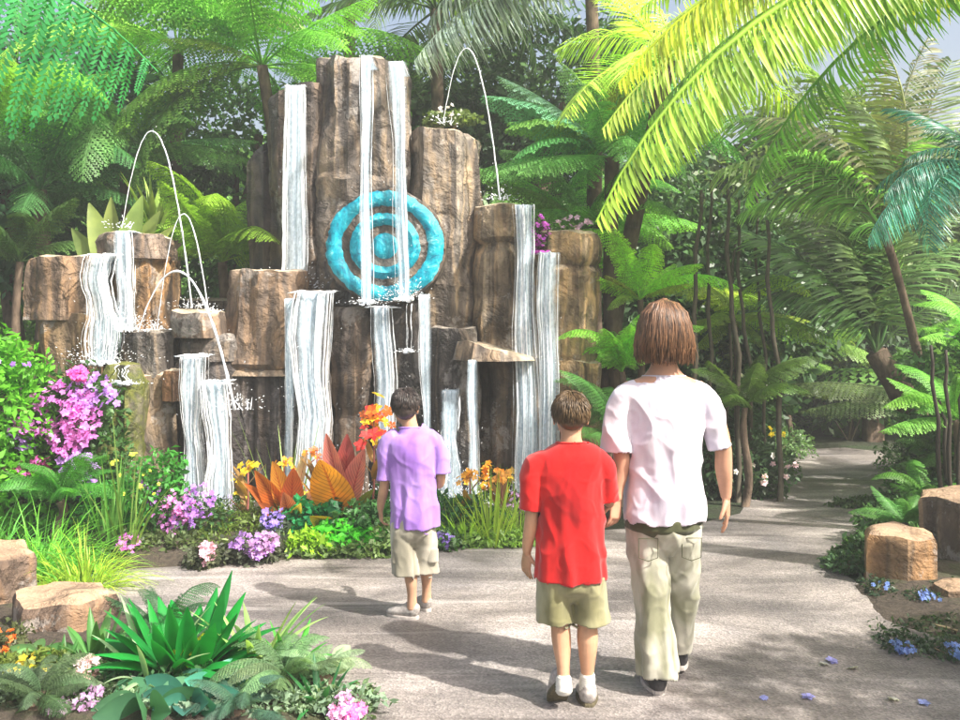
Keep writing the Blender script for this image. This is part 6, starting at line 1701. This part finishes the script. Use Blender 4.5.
# ---- boy in red
def boy_red():
    Yb = 3.95; loc = Vector(((571 - 480) / F * Yb, Yb, 0)); H = .20
    b = Body()
    b.loft([(0, .0, .56), (0, .0, .64), (0, .0, .76), (0, -.005, .90), (0, -.008, 1.0), (0, -.005, 1.055), (0, 0, 1.085), (0, .0, 1.12), (0, .01, 1.18)],
           [(.10, .08), (.11, .085), (.10, .08), (.11, .082), (.125, .078), (.12, .06), (.07, .05), (.044, .044), (.044, .046)], 24)
    T, Rm = head(b, (0, .012, 1.215), H)
    b.loft([(-.115, 0, 1.035), (-.145, 0, 1.0), (-.158, -.01, .90), (-.162, -.01, .81), (-.168, .0, .74), (-.178, .02, .67), (-.18, .03, .632)],
           [(.038, .038), (.037, .037), (.032, .033), (.027, .029), (.028, .028), (.023, .022), (.017, .021)], 18)
    hand(b, (-.18, .03, .63), (-.06, .10, -1), (.7, .6, 0), .125, (.3, -1, 0), .3, 1.02)
    b.loft([(.115, 0, 1.035), (.145, 0, 1.0), (.155, .005, .93), (.156, .02, .88), (.162, .05, .85), (.170, .085, .835), (.176, .105, .826)],
           [(.038, .038), (.036, .036), (.031, .032), (.028, .028), (.026, .026), (.022, .021), (.017, .019)], 18)
    # hand reaching forward and up into the woman's
    hand(b, (.176, .105, .825), (.25, .9, -.35), (.2, .1, 1), .12, (-1, .1, 0), .55, 1.02)
    b.loft([(-.052, .0, .58), (-.052, .0, .46), (-.046, .0, .36), (-.040, -.01, .27), (-.036, -.045, .17), (-.036, -.075, .10)], [(.065, .07), (.056, .06), (.04, .044), (.040, .045), (.026, .030), (.027, .032)], 18)
    b.loft([(.056, .0, .58), (.062, .0, .46), (.066, .0, .36), (.067, -.01, .27), (.066, -.012, .14), (.066, -.01, .07)], [(.065, .07), (.056, .06), (.042, .045), (.043, .048), (.027, .031), (.029, .033)], 18)
    body = finish_person(b.remesh(.0034, 3), M['skin_r'], 'boy in a red t-shirt and olive shorts walking beside the woman', loc)
    eyes(body, T, Rm, H)
    h = Body(); h.ell(T(0, -.06, .155), (.352 * H, .41 * H, .375 * H), Rm, 28, 18); h.ell(T(0, -.20, -.03), (.29 * H, .25 * H, .25 * H), Rm)
    hair(body, h, M['hair_r'], short_hair_strands(T, Rm, H, 1500, 4), .0045, lambda p: .0012 * noise.noise(p * 90), cuts=lambda c: (c.y - (.012)) > .25 * H and c.z < 1.215 + .27 * H)
    s = Body()
    s.loft([(0, .0, .535), (0, .0, .62), (0, .0, .74), (0, -.003, .86), (0, -.006, .96), (0, -.006, 1.03), (0, -.003, 1.075), (0, .0, 1.10), (0, .002, 1.108)],
           [(.145, .118), (.144, .115), (.140, .108), (.140, .104), (.148, .10), (.150, .088), (.11, .068), (.070, .055), (.060, .052)], 32)
    s.loft([(-.10, 0, 1.03), (-.142, 0, 1.0), (-.160, -.005, .93), (-.164, -.01, .87), (-.168, -.01, .825)], [(.048, .062), (.050, .062), (.048, .058), (.048, .055), (.050, .056)], 24)
    s.loft([(.10, 0, 1.03), (.140, 0, 1.0), (.155, .0, .94), (.158, .005, .89), (.16, .01, .865)], [(.048, .062), (.050, .062), (.048, .058), (.048, .055), (.050, .056)], 24)
    sh_ = obj('shirt', smoothed(s, .005, 5, M['red_shirt'], 'shirt', folds(4, .015, .54, 1.05, 2.4, 15), cuts=[((0, 0, .545), (0, 0, -1), .25), ((-.168, -.01, .838), (0, 0, -1), .065), ((.16, .01, .878), (0, 0, -1), .07), ((0, 0, 1.106), (0, 0, 1), .08)]), body)
    collar(sh_, (0, .002, 1.106), .060, .053, M['red_shirt'], .0048)
    t = Body()
    t.loft([(0, .0, .62), (0, .0, .56), (0, .0, .50), (0, .0, .47)], [(.115, .095), (.130, .108), (.132, .108), (.10, .08)], 28)
    t.loft([(-.066, .0, .54), (-.068, -.004, .46), (-.070, -.004, .40), (-.070, -.004, .355)], [(.070, .098), (.071, .09), (.072, .088), (.074, .09)], 26)
    t.loft([(.068, .0, .54), (.074, .0, .46), (.078, .0, .40), (.080, .0, .35)], [(.070, .098), (.072, .09), (.074, .088), (.077, .09)], 26)
    obj('shorts', smoothed(t, .005, 4, M['khaki_r'], 'shorts', folds(6, .012, .3, .6, 4, 11, 8), cuts=[((-.07, 0, .368), (0, 0, -1), .105), ((.08, 0, .364), (0, 0, -1), .105)]), body)
    # socks
    for (x, y, z0, y1, z1) in ((-.036, -.062, .135, -.08, .085), (.066, -.012, .13, -.01, .06)):
        k = Body(); k.loft([(x, y, z0), (x, y1, z1)], [(.031, .034), (.034, .037)], 18)
        obj('sock', smoothed(k, .004, 1, M['sock'], 'sock', lambda p: .0015 * math.sin(p.z * 900)), body)
    sh = shoe(body, (-.040, -.125, 0), .12, .20, .082, 0.85, M['shoe_grey'], M['sole'], high=.07)
    shoe(body, (.067, -.055, 0), -.03, .20, .086, 0.0, M['shoe_grey'], M['sole'], high=.075)
    body.scale = (1, 1, .972)
    return body
boy_red()

# ---- boy in purple
def boy_purple():
    Yb = 5.05; loc = Vector(((412 - 480) / F * Yb, Yb, 0)); H = .192
    b = Body()
    b.loft([(0, .0, .50), (0, .0, .58), (0, .0, .70), (.0, -.005, .82), (.0, -.008, .90), (0, -.003, .945), (-.006, 0, .985), (-.014, .0, 1.03), (-.026, .01, 1.085)],
           [(.095, .08), (.105, .085), (.095, .078), (.105, .08), (.110, .07), (.096, .054), (.052, .044), (.041, .041), (.042, .045)], 24)
    T, Rm = head(b, (-.038, .012, 1.112), H, yaw=.12, tilt=-.1)
    b.loft([(-.09, 0, .935), (-.120, 0, .91), (-.138, .0, .83), (-.140, .0, .745), (-.152, .02, .67), (-.168, .045, .60), (-.172, .055, .565)],
           [(.036, .036), (.035, .035), (.030, .031), (.026, .028), (.027, .027), (.022, .021), (.016, .020)], 18)
    hand(b, (-.172, .055, .562), (.05, .2, -1), (.8, .3, 0), .118, (.2, 1, .1), .75, 1.02)
    # right arm bent forward, elbow out
    b.loft([(.09, 0, .935), (.120, 0, .91), (.146, .0, .84), (.150, .0, .76), (.142, .05, .705), (.125, .12, .69), (.115, .15, .69)],
           [(.036, .036), (.035, .035), (.030, .031), (.028, .029), (.026, .026), (.021, .021), (.017, .019)], 18)
    hand(b, (.115, .152, .69), (-.35, 1, .1), (0, 0, 1), .115, (-1, -.3, 0), .6, 1.02)
    b.loft([(-.045, .0, .52), (-.04, .0, .42), (-.02, .0, .33), (-.008, -.005, .25), (-.0, -.01, .14), (.0, -.01, .06)], [(.06, .066), (.052, .056), (.038, .041), (.038, .043), (.025, .028), (.028, .031)], 18)
    b.loft([(.05, .0, .52), (.062, .02, .42), (.068, .05, .33), (.07, .08, .25), (.07, .115, .14), (.07, .12, .06)], [(.06, .066), (.052, .056), (.038, .041), (.037, .042), (.025, .028), (.028, .031)], 18)
    body = finish_person(b.remesh(.0034, 3), M['skin_p'], 'small black-haired boy in lilac t-shirt and pale shorts by the flower bed', loc)
    eyes(body, T, Rm, H)
    h = Body(); h.ell(T(0, -.05, .155), (.362 * H, .43 * H, .385 * H), Rm, 28, 18); h.ell(T(0, -.20, -.05), (.31 * H, .27 * H, .29 * H), Rm)
    hair(body, h, M['hair_p'], short_hair_strands(T, Rm, H, 1500, 7, ext=.02), .0045, lambda p: .0018 * noise.noise(p * 80), cuts=lambda c: (Rm.transposed() @ (c - Vector((-.038, .012, 1.112)))).y > .25 * H and (Rm.transposed() @ (c - Vector((-.038, .012, 1.112)))).z < .25 * H)
    s = Body()
    s.loft([(.018, .0, .492), (.016, .0, .56), (.008, .0, .68), (.0, -.003, .80), (.0, -.006, .89), (0, -.006, .945), (-.002, -.003, .978), (-.010, .0, 1.000), (-.014, .002, 1.010)],
           [(.132, .112), (.131, .108), (.128, .102), (.130, .098), (.138, .096), (.136, .082), (.10, .064), (.066, .052), (.054, .048)], 32)
    s.loft([(-.09, 0, .96), (-.122, 0, .935), (-.138, .0, .86), (-.142, .0, .79), (-.144, .0, .735)], [(.046, .058), (.048, .058), (.046, .054), (.045, .052), (.048, .053)], 24)
    s.loft([(.09, 0, .96), (.122, 0, .935), (.146, .0, .87), (.154, .0, .81), (.158, .0, .77)], [(.046, .058), (.048, .058), (.046, .054), (.046, .052), (.049, .053)], 24)
    sh_ = obj('shirt', smoothed(s, .005, 5, M['purple_shirt'], 'shirt', folds(9, .015, .5, .98, 2.4, 15, 5), cuts=[((.018, 0, .503), (0, 0, -1), .25), ((-.144, 0, .747), (0, 0, -1), .06), ((.158, 0, .783), (.1, 0, -1), .062), ((-.014, 0, 1.008), (0, 0, 1), .07)]), body)
    collar(sh_, (-.014, .002, 1.008), .055, .049, M['purple_shirt'], .0048)
    t = Body()
    t.loft([(.01, .0, .58), (.01, .0, .52), (.008, .0, .46), (.005, .0, .42)], [(.105, .09), (.118, .102), (.122, .102), (.095, .08)], 28)
    t.loft([(-.048, .0, .48), (-.042, .0, .39), (-.036, .0, .31), (-.034, .0, .245)], [(.066, .088), (.068, .082), (.069, .08), (.073, .083)], 26)
    t.loft([(.066, .0, .48), (.074, .02, .39), (.076, .04, .31), (.076, .045, .245)], [(.064, .088), (.064, .082), (.063, .08), (.066, .083)], 26)
    tr = obj('shorts', smoothed(t, .005, 4, M['khaki_p'], 'shorts', folds(12, .012, .2, .55, 4, 11, 8), cuts=[((-.034, 0, .258), (0, 0, -1), .10), ((.076, .045, .258), (0, 0, -1), .095)]), body)
    for x in (-.068, .108):   # cargo pocket
        k = Body(); k.loft([(x, -.060 if x < 0 else -.034, .38), (x, -.058 if x < 0 else -.028, .31)], [(.033, .012), (.034, .014)], 16)
        obj('pocket', smoothed(k, .004, 2, M['khaki_p'], 'pocket'), tr)
    shoe(body, (.035, -.02, 0), 1.15, .185, .078, 0.0, M['shoe_grey'], M['sole_pale'], high=.06)
    shoe(body, (.085, .10, 0), .55, .175, .074, 0.0, M['shoe_grey'], M['sole_pale'], high=.06)
    return body
boy_purple()
# ------------------------------------------------------------------ light, sky, camera
w = bpy.data.worlds.new('World'); scene.world = w; w.use_nodes = True
nt = w.node_tree
for n in list(nt.nodes): nt.nodes.remove(n)
sky = nt.nodes.new('ShaderNodeTexSky'); sky.sky_type = 'NISHITA'; sky.sun_disc = False
sun_dir = Vector((.68, -.47, .92)).normalized()      # towards the sun
sky.sun_elevation = math.asin(sun_dir.z)
sky.sun_rotation = math.atan2(sun_dir.x, sun_dir.y)
sky.dust_density = 7; sky.air_density = 1.0; sky.ozone_density = .3
bg = nt.nodes.new('ShaderNodeBackground'); bg.inputs[1].default_value = .125
out = nt.nodes.new('ShaderNodeOutputWorld')
nt.links.new(sky.outputs[0], bg.inputs[0]); nt.links.new(bg.outputs[0], out.inputs[0])
sl = bpy.data.lights.new('sun', 'SUN'); sl.energy = 4.9; sl.angle = R(1.0); sl.color = (1, .955, .87)
so = bpy.data.objects.new('sun', sl); COL.objects.link(so)
so.rotation_euler = sun_dir.to_track_quat('Z', 'Y').to_euler(); so.location = sun_dir * 30

def haze():
    m, nt_, out_ = new_mat('haze_air')
    v_ = nt_.nodes.new('ShaderNodeVolumePrincipled')
    v_.inputs['Color'].default_value = (.93, .97, .95, 1); v_.inputs['Density'].default_value = .006; v_.inputs['Anisotropy'].default_value = .2
    nt_.links.new(v_.outputs[0], out_.inputs['Volume'])
    x0, x1, y0, y1, z0, z1 = -410, 410, -310, 510, -1, 12
    V = [(x, y, z) for z in (z0, z1) for y in (y0, y1) for x in (x0, x1)]
    Fs = [(0, 2, 3, 1), (4, 5, 7, 6), (0, 1, 5, 4), (2, 6, 7, 3), (0, 4, 6, 2), (1, 3, 7, 5)]
    info(obj('haze', mesh_py('haze', V, Fs, m)), 'light mist hanging in the humid garden air', 'haze', kind='stuff')
if True: haze()
cam = bpy.data.cameras.new('camera'); cam.sensor_width = 36; cam.lens = 36
cam.shift_y = -(360 - HOR) / 960.0
cam.clip_start = .05; cam.clip_end = 1500
co = bpy.data.objects.new('camera', cam); COL.objects.link(co)
co.location = (0, 0, CAM_Z); co.rotation_euler = (math.pi / 2, 0, 0)
scene.camera = co
scene.render.engine = 'CYCLES'
scene.view_settings.view_transform = 'Standard'; scene.view_settings.look = 'None'
scene.view_settings.gamma = 1; scene.view_settings.use_curve_mapping = False
scene.view_settings.exposure = 1.08
scene.cycles.max_bounces = 6; scene.cycles.diffuse_bounces = 3; scene.cycles.transparent_max_bounces = 16
scene.render.resolution_x = 1024; scene.render.resolution_y = 768
